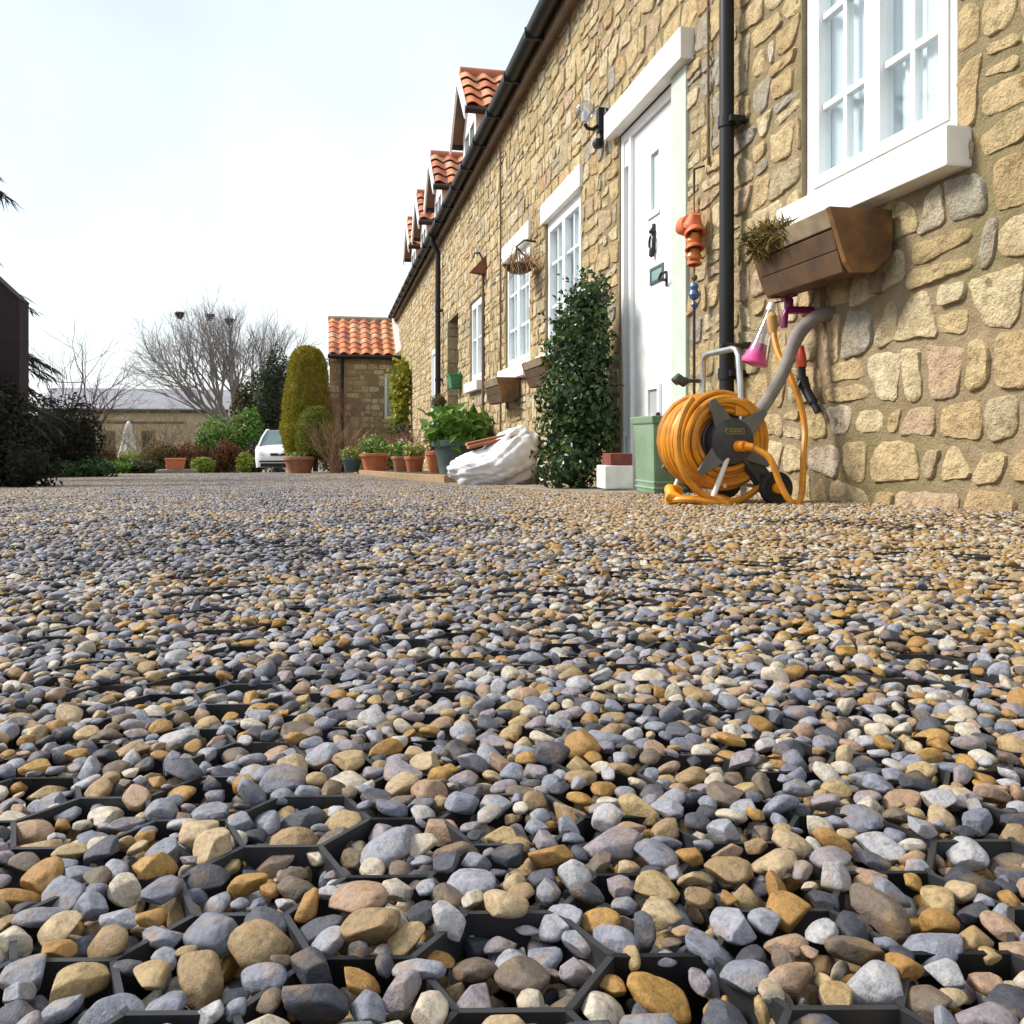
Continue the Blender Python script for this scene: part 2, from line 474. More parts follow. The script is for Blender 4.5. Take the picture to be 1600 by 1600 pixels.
L_DARK = leaf_mat('dark_glossy_leaf', [(0.012,0.03,0.010),(0.022,0.05,0.016),(0.035,0.075,0.02),(0.06,0.10,0.03),(0.13,0.18,0.05)], 0.28, 0.18)
L_MID = leaf_mat('mid_green_leaf', [(0.045,0.11,0.014),(0.10,0.21,0.025),(0.19,0.32,0.045)])
L_LIME = leaf_mat('lime_leaf', [(0.12,0.18,0.02),(0.20,0.25,0.03),(0.28,0.30,0.05)])
L_GOLD = leaf_mat('golden_yew', [(0.16,0.15,0.01),(0.27,0.235,0.018),(0.36,0.31,0.028),(0.20,0.21,0.018)], 0.6)
L_VARI = leaf_mat('variegated_ivy', [(0.08,0.13,0.012),(0.30,0.31,0.025),(0.52,0.49,0.08),(0.14,0.19,0.025)])
L_RUST = leaf_mat('russet_leaf', [(0.09,0.03,0.015),(0.16,0.05,0.02),(0.10,0.07,0.02)], 0.7)
L_BROWN = leaf_mat('dry_brown_leaf', [(0.12,0.08,0.03),(0.20,0.14,0.06),(0.09,0.08,0.03)], 0.8)
L_CONIF = leaf_mat('conifer_needle', [(0.008,0.018,0.012),(0.015,0.03,0.018),(0.02,0.04,0.03)], 0.6, 0.05)
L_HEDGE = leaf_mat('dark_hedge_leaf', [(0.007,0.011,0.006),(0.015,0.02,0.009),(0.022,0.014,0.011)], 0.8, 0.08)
L_FLOWER = leaf_mat('pale_petal', [(0.55,0.45,0.10),(0.6,0.5,0.4),(0.6,0.45,0.4)])

# ------------------------------------------------------------------ ground and gravel
mb = MB()
ys = [-3,-1.5,0,1,2,3,4.5,6,8,10,12,14,16,18,20,22,25,28,32,38,45,60,90,160,400]
xs = [-400,-120,-50,-25,-12,-8,-5,-3,-2,-1,0,1,2,3,6,12,30,80,250]
for y in ys:
    for x in xs: mb.v.append((x, y, ground_z(x, y) - 0.034))
for j in range(len(ys)-1):
    for i in range(len(xs)-1):
        a = j*len(xs)+i
        mb.face([a, a+1, a+1+len(xs), a+len(xs)])
mg, nt, b = nodes_of('gravel_bed_earth')
n = noise_n(nt, 55, 4, 0.7, 'World'); n2 = noise_n(nt, 0.6, 4, 0.6, 'World')
r = ramp(nt, [(0.3,(0.05,0.045,0.045)),(0.45,(0.16,0.13,0.10)),(0.6,(0.26,0.22,0.17)),(0.72,(0.20,0.19,0.20))])
nt.links.new(n.outputs['Fac'], r.inputs['Fac']); nt.links.new(r.outputs['Color'], b.inputs['Base Color'])
b.inputs['Roughness'].default_value = 0.95
bump(nt, b, n.outputs['Fac'], 0.8, 0.02)
GROUND = mb.build('ground', mg, smooth=True, sharp=0)
tag(GROUND, kind='structure')

def undul(x, y):
    return 0.003 * noise.noise((x*2.3, y*2.3, 0.7)) + 0.0015 * noise.noise((x*6.1, y*6.1, 3.1))

HEX = 0.0255                                # edge of a honeycomb cell; rows lie square to the camera's view of the lane
S3 = math.sqrt(3)
def hex_cell(x, y):
    p, q = x*CT - y*ST, x*ST + y*CT
    best = None
    i0 = round(p/(1.5*HEX))
    for i in (i0-1, i0, i0+1):
        o = .5 if i % 2 else 0.0
        j = round(q/(S3*HEX) - o)
        cp, cq = 1.5*HEX*i, S3*HEX*(j+o)
        d = (p-cp)**2 + (q-cq)**2
        if best is None or d < best[0]: best = (d, i, j, cp, cq)
    return best[1], best[2], best[3], best[4], p, q
def cell_fill(i, j):
    h = random.Random(i*7919 + j*104729 + 5).random()
    g = noise.noise((i*.11, j*.11, 4.2))
    h = h + .35*g
    return -0.0040 + 0.005*max(h,0) if h < 0.36 else -0.0008 + 0.0022*h
def grid_walls(depth0, depth1):
    mbx = MB(); seen = set()
    i_lo, i_hi = int(-0.80*depth1/(1.5*HEX)) - 2, int(0.80*depth1/(1.5*HEX)) + 2
    for i in range(i_lo, i_hi):
        o = .5 if i % 2 else 0.0
        for j in range(int(depth0/(S3*HEX)), int(depth1/(S3*HEX))):
            cp, cq = 1.5*HEX*i, S3*HEX*(j+o)
            if abs(cp) > 0.64*cq + .06: continue
            for k in range(6):
                a0, a1 = math.pi/3*k, math.pi/3*(k+1)
                A = (cp+HEX*math.cos(a0), cq+HEX*math.sin(a0)); B = (cp+HEX*math.cos(a1), cq+HEX*math.sin(a1))
                key = (round((A[0]+B[0])*5000), round((A[1]+B[1])*5000))
                if key in seen: continue
                seen.add(key)
                dx, dy = (B[0]-A[0])/HEX, (B[1]-A[1])/HEX
                w = 0.0009; vs = []
                for (pt, sg) in ((A,-1),(B,-1),(B,1),(A,1)):
                    p, q = pt[0]-dy*w*sg, pt[1]+dx*w*sg
                    X, Y = p*CT + q*ST, -p*ST + q*CT
                    if X > W-.02: break
                    vs.append((X, Y, ground_z(X, Y)))
                if len(vs) < 4: continue
                rim = 0.0010
                mbx.hexa([(v[0],v[1],v[2]-.028) for v in vs] + [(v[0],v[1],v[2]+rim) for v in vs], .5)
    return mbx

def pebble_mesh(seed, sub, name):
    rng = random.Random(seed)
    bm = bmesh.new()
    bmesh.ops.create_icosphere(bm, subdivisions=sub, radius=1.0)
    sx, sy, sz = 1.0, rng.uniform(0.62, 0.92), rng.uniform(0.34, 0.60)
    cuts = []
    for _ in range(rng.choice((3, 5, 8, 11))):
        d = Vector((rng.gauss(0,1), rng.gauss(0,1), rng.gauss(0,1))).normalized()
        cuts.append((d, rng.uniform(0.50, 0.88)))
    o = Vector((rng.uniform(0,50), rng.uniform(0,50), rng.uniform(0,50)))
    for v in bm.verts:
        p = v.co.copy()
        k = 1 + 0.17*noise.noise(p*0.9+o) + 0.06*noise.noise(p*2.3+o) + (0.025*noise.noise(p*5+o) if sub > 2 else 0)
        p *= k
        for d, c in cuts:
            e = p.dot(d) - c
            if e > 0: p -= d * e * 0.9
        v.co = Vector((p.x*sx, p.y*sy, p.z*sz))
    me = bpy.data.meshes.new(name)
    bm.to_mesh(me); bm.free()
    me.polygons.foreach_set('use_smooth', [True]*len(me.polygons))
    return me

def pack(u0, u1, v0, v1, seed, inside=None, dens=1.0):
    """random close packing of discs, big stones first; returns list of (u, v, half length)"""
    rng = random.Random(seed)
    cell = 0.018; grid = {}; out = []
    A = (u1-u0)*(v1-v0)
    for rad, cnt in ((0.0078, 170), (0.0064, 2300), (0.0052, 9500), (0.0042, 17000), (0.0032, 16000)):
        for _ in range(int(cnt * A * 2.2 * dens)):
            u = rng.uniform(u0, u1); v = rng.uniform(v0, v1)
            if inside and not inside(u, v): continue
            rr = rad * rng.uniform(0.88, 1.14)
            ci, cj = int(u/cell), int(v/cell); ok = True
            for a in (-1,0,1):
                for b_ in (-1,0,1):
                    for (x, y, q) in grid.get((ci+a, cj+b_), ()):
                        m_ = (rr+q)*0.84
                        if (x-u)**2+(y-v)**2 < m_*m_: ok = False; break
                    if not ok: break
                if not ok: break
            if ok:
                grid.setdefault((ci,cj), []).append((u,v,rr)); out.append((u,v,rr))
    return out

NEAR = 1.22
def in_view(u, v, pad=0.12):
    return u > -0.36*v - pad and u < min(0.98*v + pad, W)
near = pack(-0.62, 1.32, 0.08, NEAR, 7, lambda u, v: in_view(u, v) and v < NEAR)
rng = random.Random(11)
NP = 22
peb_me = [pebble_mesh(100+i, 4, 'pebble') for i in range(NP)]
for me in peb_me: me.materials.append(M_PEB_I)
peb_lo = [pebble_mesh(100+i, 3, 'pebble_small') for i in range(NP)]
for me in peb_lo: me.materials.append(M_PEB_I)
recs = []
for (u, v, rr) in near:
    k = rng.randrange(NP)
    L = rr * rng.uniform(1.0, 1.32)
    ci, cj, cp, cq, pp, qq = hex_cell(u, v)
    fill = cell_fill(ci, cj)
    if fill < -0.005:                                # stones lie inside a cell that is not full
        inr = HEX*S3/2
        for _k in range(2):
            for a_ in range(6):
                an = math.pi/6 + a_*math.pi/3
                e_ = (pp-cp)*math.cos(an) + (qq-cq)*math.sin(an) - (inr - .0010 - .70*rr)
                if e_ > 0: pp -= e_*math.cos(an); qq -= e_*math.sin(an)
        u, v = pp*CT + qq*ST, -pp*ST + qq*CT
    z = ground_z(u, v) + undul(u, v)*.6 + fill + rr*rng.uniform(-0.30, 0.30)
    rot = (rng.gauss(0, 0.24), rng.gauss(0, 0.24), rng.uniform(0, 6.283))
    if rng.random() < 0.05: rot = (rng.uniform(0.5,1.6), rng.gauss(0,0.4), rng.uniform(0,6.283))
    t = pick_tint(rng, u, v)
    pr = proj(u, v, z)
    vis = pr and -20 < pr[0] < 1620 and pr[1] < 1640
    recs.append((u, v, z, rot, L, k, t, (L/pr[2] if vis else 0)))
recs.sort(key=lambda q: -q[7])
for q in recs[:300]:
    o = inst('pebble', peb_me[q[5]], GROUND, (q[0], q[1], q[2]), q[3], (q[4],)*3)
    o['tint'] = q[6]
rest = [q[:7] for q in recs[300:]]
# a lower layer fills the gaps between the upper stones
for _ in range(75000):
    u = rng.uniform(-0.62, 1.32); v = rng.uniform(0.08, NEAR)
    if not in_view(u, v): continue
    L = rng.uniform(0.0035, 0.0066)
    rest.append((u, v, ground_z(u, v)-rng.uniform(0.0055, 0.016), (rng.gauss(0,.6), rng.gauss(0,.6), rng.uniform(0,6.28)), L, rng.randrange(NP), rng.random()))

def gn_instancer(name, pts, rots, scls, idxs, tints, protos):
    coll = bpy.data.collections.new(name + '_shapes')
    for i, me in enumerate(protos):
        po = bpy.data.objects.new('%s_shape_%03d' % (name, i), me)
        coll.objects.link(po)
    me = bpy.data.meshes.new(name)
    me.from_pydata(pts, [], [])
    a = me.attributes.new('rot', 'FLOAT_VECTOR', 'POINT'); a.data.foreach_set('vector', np.array(rots, dtype=np.float32).ravel())
    a = me.attributes.new('scl', 'FLOAT', 'POINT'); a.data.foreach_set('value', np.array(scls, dtype=np.float32))
    a = me.attributes.new('idx', 'INT', 'POINT'); a.data.foreach_set('value', np.array(idxs, dtype=np.int32))
    a = me.attributes.new('tint', 'FLOAT', 'POINT'); a.data.foreach_set('value', np.array(tints, dtype=np.float32))
    o = bpy.data.objects.new(name, me); col.objects.link(o)
    ng = bpy.data.node_groups.new(name + '_scatter', 'GeometryNodeTree')
    ng.interface.new_socket('Geometry', in_out='INPUT', socket_type='NodeSocketGeometry')
    ng.interface.new_socket('Geometry', in_out='OUTPUT', socket_type='NodeSocketGeometry')
    N = ng.nodes; Lk = ng.links
    gi = N.new('NodeGroupInput'); go = N.new('NodeGroupOutput')
    m2p = N.new('GeometryNodeMeshToPoints'); m2p.inputs['Radius'].default_value = 0.0
    ci = N.new('GeometryNodeCollectionInfo'); ci.inputs['Collection'].default_value = coll
    ci.inputs['Separate Children'].default_value = True; ci.inputs['Reset Children'].default_value = True
    ip = N.new('GeometryNodeInstanceOnPoints'); ip.inputs['Pick Instance'].default_value = True
    def at(nm, ty):
        q = N.new('GeometryNodeInputNamedAttribute'); q.data_type = ty; q.inputs['Name'].default_value = nm
        return [s for s in q.outputs if s.enabled and s.name == 'Attribute'][0]
    e2r = N.new('FunctionNodeEulerToRotation')
    Lk.new(gi.outputs[0], m2p.inputs[0]); Lk.new(m2p.outputs[0], ip.inputs['Points'])
    Lk.new(ci.outputs[0], ip.inputs['Instance'])
    Lk.new(at('idx', 'INT'), ip.inputs['Instance Index'])
    Lk.new(at('rot', 'FLOAT_VECTOR'), e2r.inputs[0]); Lk.new(e2r.outputs[0], ip.inputs['Rotation'])
    Lk.new(at('scl', 'FLOAT'), ip.inputs['Scale'])
    Lk.new(ip.outputs[0], go.inputs[0])
    md = o.modifiers.new('scatter', 'NODES'); md.node_group = ng
    return o
GRIDW = grid_walls(0.12, 2.3).build('honeycomb_grid', simple('black_grid_plastic', (0.012,0.013,0.016), (0.022,0.023,0.028), 0.5, 60), GROUND)
GRIDW['kind'] = 'stuff'
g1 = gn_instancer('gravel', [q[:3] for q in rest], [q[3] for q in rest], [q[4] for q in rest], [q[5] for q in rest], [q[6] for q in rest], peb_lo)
tag(g1, 'loose rounded pebbles tan grey and brown in the foreground', 'gravel', kind='stuff')

# further off: patches of packed pebbles laid side by side
PS = 0.22
SLOPE = -math.atan(0.0384)
patch_me = []
ico = bmesh.new(); bmesh.ops.create_icosphere(ico, subdivisions=2, radius=1.0)
IV = np.array([v.co[:] for v in ico.verts]); IF = np.array([[v.index for v in f.verts] for f in ico.faces]); ico.free()
low = [np.array([v.co[:] for v in pebble_mesh(300+i, 2, 'tmp').vertices]) for i in range(16)]
for pi in range(9):
    rg = random.Random(900+pi)
    P = pack(-PS/2, PS/2, -PS/2, PS/2, 40+pi, dens=1.0)
    V = []; Fc = []; T = []
    extra = [(rg.uniform(-PS/2,PS/2), rg.uniform(-PS/2,PS/2), rg.uniform(0.003,0.005), 1) for _ in range(560)]
    for q in [(p[0],p[1],p[2],0) for p in P] + extra:
        L = q[2]*rg.uniform(1.0,1.28)
        R = Matrix.Rotation(rg.uniform(0,6.28),3,'Z') @ Matrix.Rotation(rg.gauss(0,.32),3,'X') @ Matrix.Rotation(rg.gauss(0,.32),3,'Y')
        vv = (low[rg.randrange(16)]*L) @ np.array(R).T
        zz = q[2]*rg.uniform(-0.30,0.5)-0.002 if q[3]==0 else -rg.uniform(0.008,0.016)
        vv = vv + np.array([q[0], q[1], zz])
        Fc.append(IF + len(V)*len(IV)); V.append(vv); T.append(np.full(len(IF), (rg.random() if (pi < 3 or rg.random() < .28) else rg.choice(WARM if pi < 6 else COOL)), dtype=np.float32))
    V = np.concatenate(V); Fc = np.concatenate(Fc); T = np.concatenate(T)
    me = bpy.data.meshes.new('gravel_patch')
    me.from_pydata(V.tolist(), [], Fc.tolist())
    a = me.attributes.new('tint', 'FLOAT', 'FACE'); a.data.foreach_set('value', T)
    me.polygons.foreach_set('use_smooth', [True]*len(me.polygons))
    me.materials.append(M_PEB_G)
    patch_me.append(me)
pts=[]; rots=[]; scl=[]; idx=[]; tin=[]
y = NEAR + PS*0.50
while y < 27:
    x = -0.36*y - 0.6
    xe = W + 0.1 if y < 23.2 else 0.0
    while x < xe:
        if in_view(x, y, 0.8):
            pts.append((x + rng.uniform(-.01,.01), y, ground_z(x,y)+undul(x,y)*0.9 + rng.uniform(-.002,.002)))
            dz = (ground_z(x, y+0.2)-ground_z(x, y-0.2))/0.4
            k = rng.randrange(4)*math.pi/2 + rng.gauss(0,0.06)
            e = (Matrix.Rotation(math.atan(dz),3,'X') @ Matrix.Rotation(k,3,'Z')).to_euler()
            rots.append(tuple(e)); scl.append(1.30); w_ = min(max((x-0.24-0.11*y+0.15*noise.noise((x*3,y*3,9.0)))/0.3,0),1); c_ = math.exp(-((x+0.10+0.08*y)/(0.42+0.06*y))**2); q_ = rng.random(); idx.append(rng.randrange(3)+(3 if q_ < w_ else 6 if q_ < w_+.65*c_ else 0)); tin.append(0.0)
        x += PS*1.18
    y += PS*1.18
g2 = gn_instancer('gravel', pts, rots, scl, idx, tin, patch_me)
tag(g2, 'gravel surface of the lane running back along the house', 'gravel', kind='stuff')

# ------------------------------------------------------------------ rubble stone walls
def clip_poly(P, nx, ny, c):                     # keep nx*x + ny*y <= c
    out = []
    for i in range(len(P)):
        a, b = P[i], P[(i+1) % len(P)]
        da, db = nx*a[0]+ny*a[1]-c, nx*b[0]+ny*b[1]-c
        if da <= 0: out.append(a)
        if (da < 0 < db) or (db < 0 < da):
            t = da/(da-db); out.append((a[0]+(b[0]-a[0])*t, a[1]+(b[1]-a[1])*t))
    return out

def rubble(u0, u1, v0, v1, hr, wr, holes, seed, joint=0.010, wob=1.0, step=0.03):
    """roughly coursed rubble: wavy beds, slanting perpends, split stones and jumpers, worn edges"""
    rg = random.Random(seed)
    beds = [v0]
    while beds[-1] < v1 + hr[1]: beds.append(beds[-1] + rg.uniform(*hr))
    def bed(k, u):
        return beds[k] + wob*(0.040*noise.noise((u*1.7, k*7.3, seed)) + 0.022*noise.noise((u*5.5, k*3.1, seed+4)))
    out = []; blocked = []
    def emit(Q):
        cu = sum(p[0] for p in Q)/4; cv = sum(p[1] for p in Q)/4
        P = list(Q)
        # inset each side by its own joint, sometimes chop a corner
        n0 = len(P)
        for i in range(n0):
            a, b = Q[i], Q[(i+1) % n0]
            dx, dy = b[0]-a[0], b[1]-a[1]; L = math.hypot(dx, dy)
            if L < 1e-4: return
            nx, ny = dy/L, -dx/L
            tilt = rg.gauss(0, .09*wob); nx, ny = nx*math.cos(tilt)-ny*math.sin(tilt), nx*math.sin(tilt)+ny*math.cos(tilt)
            mx, my = (a[0]+b[0])/2, (a[1]+b[1])/2
            P = clip_poly(P, nx, ny, nx*mx+ny*my - joint*rg.uniform(.35, 1.5))
            if len(P) < 3: return
        for (qx, qy) in ((1,1),(-1,1),(-1,-1),(1,-1)):
            if rg.random() < .42:
                hw = max(abs(p[0]-cu) for p in P); hh = max(abs(p[1]-cv) for p in P)
                an = math.atan2(qy*hw, qx*hh) + rg.gauss(0, .25)
                nx, ny = math.cos(an), math.sin(an)
                mxp = max(nx*(p[0]-cu)+ny*(p[1]-cv) for p in P)
                P = clip_poly(P, nx, ny, nx*cu+ny*cv + mxp*rg.uniform(.66, .95))
                if len(P) < 3: return
        for (nx, ny, c) in ((1,0,u1),(-1,0,-u0),(0,1,v1)):
            P = clip_poly(P, nx, ny, c)
            if len(P) < 3: return
        for (a0,a1,b0,b1) in holes:               # dress the stones back to the openings
            if a0 < cu < a1 and b0 < cv < b1: return
            if min(p[0] for p in P) < a1 and max(p[0] for p in P) > a0 and min(p[1] for p in P) < b1 and max(p[1] for p in P) > b0:
                opts = []
                if cu <= a0: opts.append((1,0,a0-.006))
                if cu >= a1: opts.append((-1,0,-(a1+.006)))
                if cv <= b0: opts.append((0,1,b0-.006))
                if cv >= b1: opts.append((0,-1,-(b1+.006)))
                P = clip_poly(P, *opts[0])
                if len(P) < 3: return
        rn = rg.random()
        pts = [p for k, p in enumerate(P) if math.dist(p, P[k-1]) > 0.008]
        if len(pts) < 3: return
        cu = sum(p[0] for p in pts)/len(pts); cv = sum(p[1] for p in pts)/len(pts)
        poly = []
        for k in range(len(pts)):
            p, q = pts[k], pts[(k+1) % len(pts)]
            L = math.dist(p, q); n = max(1, int(L/step)); f0 = min(.25, .016/L)
            for f in ([f0+(1-2*f0)*t/n for t in range(n+1)] if n > 1 else [f0, 1-f0]):
                x = p[0]+(q[0]-p[0])*f; y = p[1]+(q[1]-p[1])*f
                d = wob*(0.006*noise.noise((x*36, y*36, rn*9)) + 0.008*noise.noise((x*13, y*13, rn*5))) - .001
                vx, vy = x-cu, y-cv; r_ = math.hypot(vx, vy)+1e-6
                poly.append([x+vx/r_*d, y+vy/r_*d])
        N = len(poly)
        area = 0.5*abs(sum(poly[k][0]*poly[(k+1)%N][1]-poly[(k+1)%N][0]*poly[k][1] for k in range(N)))
        if area < 0.0008: return
        us_ = [p[0] for p in poly]; vs2 = [p[1] for p in poly]
        out.append((cu, cv, (max(us_)-min(us_))/2, (max(vs2)-min(vs2))/2, poly, rg.random(), rg.uniform(0.004, 0.013), rg.random()*100))
    for k in range(len(beds)-2):
        nxt = []
        cuts = []; u = u0 - rg.uniform(.05, .3)
        while u < u1 + .3:
            w = rg.uniform(*wr)*(1.0 if rg.random() < .62 else rg.uniform(.4,.65)); cuts.append((u, u+w)); u += w
        for (a, b) in cuts:
            for (x0, x1) in blocked:              # room taken by jumpers from the course below
                if a < x1 and b > x0:
                    if a < x0 and b > x1:
                        if x0-a > .05: 
                            emit([(a,bed(k,a)),(x0,bed(k,x0)),(x0,bed(k+1,x0)),(a,bed(k+1,a))])
                        a = x1
                    elif a >= x0: a = max(a, x1)
                    else: b = x0
            if b-a < .045: continue
            s0, s1 = rg.gauss(0,.016*wob), rg.gauss(0,.016*wob)
            top = k+1
            w = b-a; h = beds[k+1]-beds[k]
            if rg.random() < .10 and .10 < w < .26 and k+2 < len(beds): top = k+2; nxt.append((a+.0, b+.0))
            A, B, C, D = (a+s0,bed(k,a)), (b+s1,bed(k,b)), (b-s1,bed(top,b)), (a-s0,bed(top,a))
            if top == k+1 and rg.random() < .20 and w > .8*h:
                f = rg.uniform(.36,.64); g = f+rg.gauss(0,.06)
                E, Fp = (A[0]+(D[0]-A[0])*f, A[1]+(D[1]-A[1])*f), (B[0]+(C[0]-B[0])*g, B[1]+(C[1]-B[1])*g)
                emit([A,B,Fp,E]); emit([E,Fp,C,D])
            else: emit([A,B,C,D])
        blocked = nxt
    return out

def stone_to(mbx, st, place, fine=True):
    cu, cv, hw, hh, poly, rnd, pr, sd = st
    n = len(poly)
    cu = sum(p[0] for p in poly)/n; cv = sum(p[1] for p in poly)/n
    rings = [(1.0, -0.014), (0.995, pr*0.5), (0.955, pr*0.95), (0.80, pr*1.05), (0.55, pr*1.05), (0.28, pr*1.05)] if fine else [(1.0,-0.01),(0.95,pr*0.8),(0.6,pr*1.1)]
    b = len(mbx.v)
    for ri, (sc, d) in enumerate(rings):
        for p in poly:
            u = cu+(p[0]-cu)*sc; v = cv+(p[1]-cv)*sc
            dd = d + (0.007*noise.noise((u*9+sd, v*9, sd)) + 0.007*noise.noise((u*25, v*25, sd)) + 0.004*noise.noise((u*60, v*60, sd)) if ri > 0 else 0)
            mbx.v.append(place(u, v, dd))
    mbx.v.append(place(cu, cv, rings[-1][1]+0.004*noise.noise((cu*11+sd, cv*11, sd))))
    c = len(mbx.v)-1
    for ri in range(len(rings)-1):
        for k in range(n):
            k2 = (k+1) % n
            mbx.face([b+ri*n+k2, b+ri*n+k, b+(ri+1)*n+k, b+(ri+1)*n+k2], rnd)
    e = b+(len(rings)-1)*n
    for k in range(n): mbx.face([e+(k+1)%n, e+k, c], rnd)

# ------------------------------------------------------------------ the cottage row
HOUSE = thing('stone_cottage_row', 'long honey coloured stone cottage row with white windows and tiled dormers', 'house', (W, 12.0, ground_z(W, 12)))
Y0, Y1, ZB, ZT = 0.3, 24.2, -1.6, 3.40
W1 = (2.27, 3.145, 0.925, 2.02)
DR = (4.294, 5.37, -0.62, 1.97)
W2 = (6.25, 7.34, 0.72, 1.88)
W3 = (7.94, 9.09, 0.72, 1.88)
W4 = (10.55, 11.47, 0.73, 1.80)
D2 = (12.55, 13.70, -0.95, 1.85)
W5 = (14.75, 15.9, -0.9, 1.62)
HOLES = [W1, DR, W2, W3, W4, D2, W5]
mb = MB()
us = sorted({Y0, Y1, *[h[0] for h in HOLES], *[h[1] for h in HOLES]})
vs_ = sorted({ZB, ZT, *[h[2] for h in HOLES], *[h[3] for h in HOLES]})
for i in range(len(us)-1):
    for j in range(len(vs_)-1):
        cu, cv = (us[i]+us[i+1])/2, (vs_[j]+vs_[j+1])/2
        if any(h[0]<cu<h[1] and h[2]<cv<h[3] for h in HOLES): continue
        mb.add([(W,us[i],vs_[j]),(W,us[i+1],vs_[j]),(W,us[i+1],vs_[j+1]),(W,us[i],vs_[j+1])], [(3,2,1,0)])
RV = 0.34
for h in HOLES:
    a0,a1,b0,b1 = h
    mb.add([(W,a0,b0),(W+RV,a0,b0),(W+RV,a0,b1),(W,a0,b1)], [(0,1,2,3)])
    mb.add([(W,a1,b0),(W+RV,a1,b0),(W+RV,a1,b1),(W,a1,b1)], [(3,2,1,0)])
    mb.add([(W,a0,b1),(W+RV,a0,b1),(W+RV,a1,b1),(W,a1,b1)], [(0,1,2,3)])
    mb.add([(W,a0,b0),(W+RV,a0,b0),(W+RV,a1,b0),(W,a1,b0)], [(3,2,1,0)])
# body of the house behind the front
mb.box((W+RV, Y0, ZB), (W+5.2, Y1, ZT))
mb.add([(W,Y1,ZB),(W+5.2,Y1,ZB),(W+5.2,Y1,ZT),(W+2.6,Y1,ZT+2.6),(W,Y1,ZT)], [(0,1,2,3,4)])
mb.add([(W,Y0,ZB),(W+RV,Y0,ZB),(W+RV,Y0,ZT),(W,Y0,ZT)], [(0,1,2,3)])
mb.add([(W,Y0,ZT),(W+5.2,Y0,ZT),(W+2.6,Y0,ZT+2.6)], [(0,1,2)])
WALL = mb.build('wall', M_MORTAR, HOUSE)

st = rubble(0.9, 5.8, -0.6, ZT-0.02, (0.10, 0.20), (0.13, 0.32), HOLES, 21, 0.0125, 1.0, 0.028)
st += rubble(5.8, 24.1, -1.2, ZT-0.02, (0.09, 0.16), (0.12, 0.30), HOLES, 22, 0.009, .8, 0.06)
def wall_place(u, v, d): return (W - d, u, v)
def score(s):
    p = proj(W, s[0], s[1])
    if not p or not (-30 < p[0] < 1630 and -30 < p[1] < 1600): return 0
    if s[1] < ground_z(W, s[0])-0.05: return 0
    return s[2]*s[3]*W/p[2]**3
st = [s for s in st if s[1]+s[3] > ground_z(W, s[0]) - 0.05]
st.sort(key=lambda s: -score(s))
for s in st[:300]:
    m_ = MB(); stone_to(m_, s, wall_place, True); m_.build('stone', M_STONE, WALL, smooth=True, sharp=50)
m_ = MB()
for s in st[300:]: stone_to(m_, s, wall_place, s[0] < 8)
o = m_.build('rubble_stonework', M_STONE, WALL, smooth=True, sharp=50); o['kind'] = 'stuff'

def window(h, casements, cols, bars, lintel=None, sill=True, xf=W+0.02, fw=0.055, group=None):
    """white casement window; parts: frame, each casement (> pane, glazing_bar) , curtain, sill, lintel"""
    a0,a1,b0,b1 = h
    fr = MB()
    D = 0.07
    e = 0.004
    fr.box((xf,a0+e,b0+e),(xf+D,a1-e,b0+fw)); fr.box((xf,a0+e,b1-fw),(xf+D,a1-e,b1-e))
    fr.box((xf+.001,a0+e,b0+fw),(xf+D,a0+fw,b1-fw)); fr.box((xf+.001,a1-fw,b0+fw),(xf+D,a1-e,b1-fw))
    root = fr.build('window', M_UPVC, HOUSE)
    iw = (a1-a0-2*fw)/casements
    for c in range(casements):
        y0 = a0+fw+c*iw; y1 = y0+iw
        cf = MB(); q = 0.042; x0 = xf-0.008
        y0 += 0.002; y1 -= 0.002; z0 = b0+fw+0.002; z1 = b1-fw-0.002
        cf.box((x0,y0,z0),(x0+.055,y1,z0+q)); cf.box((x0,y0,z1-q),(x0+.055,y1,z1))
        cf.box((x0+.001,y0,z0+q),(x0+.055,y0+q,z1-q)); cf.box((x0+.001,y1-q,z0+q),(x0+.055,y1,z1-q))
        cf.build('casement', M_UPVC, root)
        gb = MB(); x1 = xf+0.012
        for k in range(1, cols):
            yy = y0+q+(y1-y0-2*q)*k/cols
            gb = MB(); gb.box((x1,yy-.011,z0+q),(x1+.03,yy+.011,z1-q)); gb.build('glazing_bar', M_UPVC, root)
        for zz in bars:
            gb = MB(); gb.box((x1-.002,y0+q,zz-.011),(x1+.028,y1-q,zz+.011)); gb.build('glazing_bar', M_UPVC, root)
        gl = MB(); gl.box((x1+.010,y0+q-.004,z0+q-.004),(x1+.016,y1-q+.004,z1-q+.004)); gl.build('pane', M_GLASS, root)
    cu = MB()
    nn = int((a1-a0)/0.02); b = 0
    for k in range(nn+1):
        yy = a0+(a1-a0)*k/nn; xx = xf+0.06+0.012*math.sin(k*1.1)+0.006*math.sin(k*2.7)
        cu.v += [(xx,yy,b0),(xx,yy,b1)]
    for k in range(nn): cu.face([2*k,2*k+1,2*k+3,2*k+2])
    cu.build('curtain', M_CURTAIN, root, smooth=True, sharp=0)
    if sill:
        s = MB(); s.box((W-0.085,a0-0.06,b0-0.125),(W+0.03,a1+0.05,b0-0.004))
        s.build('sill', M_SILL, root, bevel=0.008)
    if lintel:
        s = MB(); s.box((W-0.035,a0-0.07,b1-0.004),(W+0.03,a1+0.06,b1+lintel))
        s.build('lintel', M_SILL, root, bevel=0.006)
    return root
window(W1, 2, 2, (1.29, 1.64), 0.16)
window(W2, 2, 2, (1.13, 1.50), 0.165)
window(W3, 2, 2, (1.13, 1.50), 0.165)
window(W4, 2, 1, (1.30,), None)

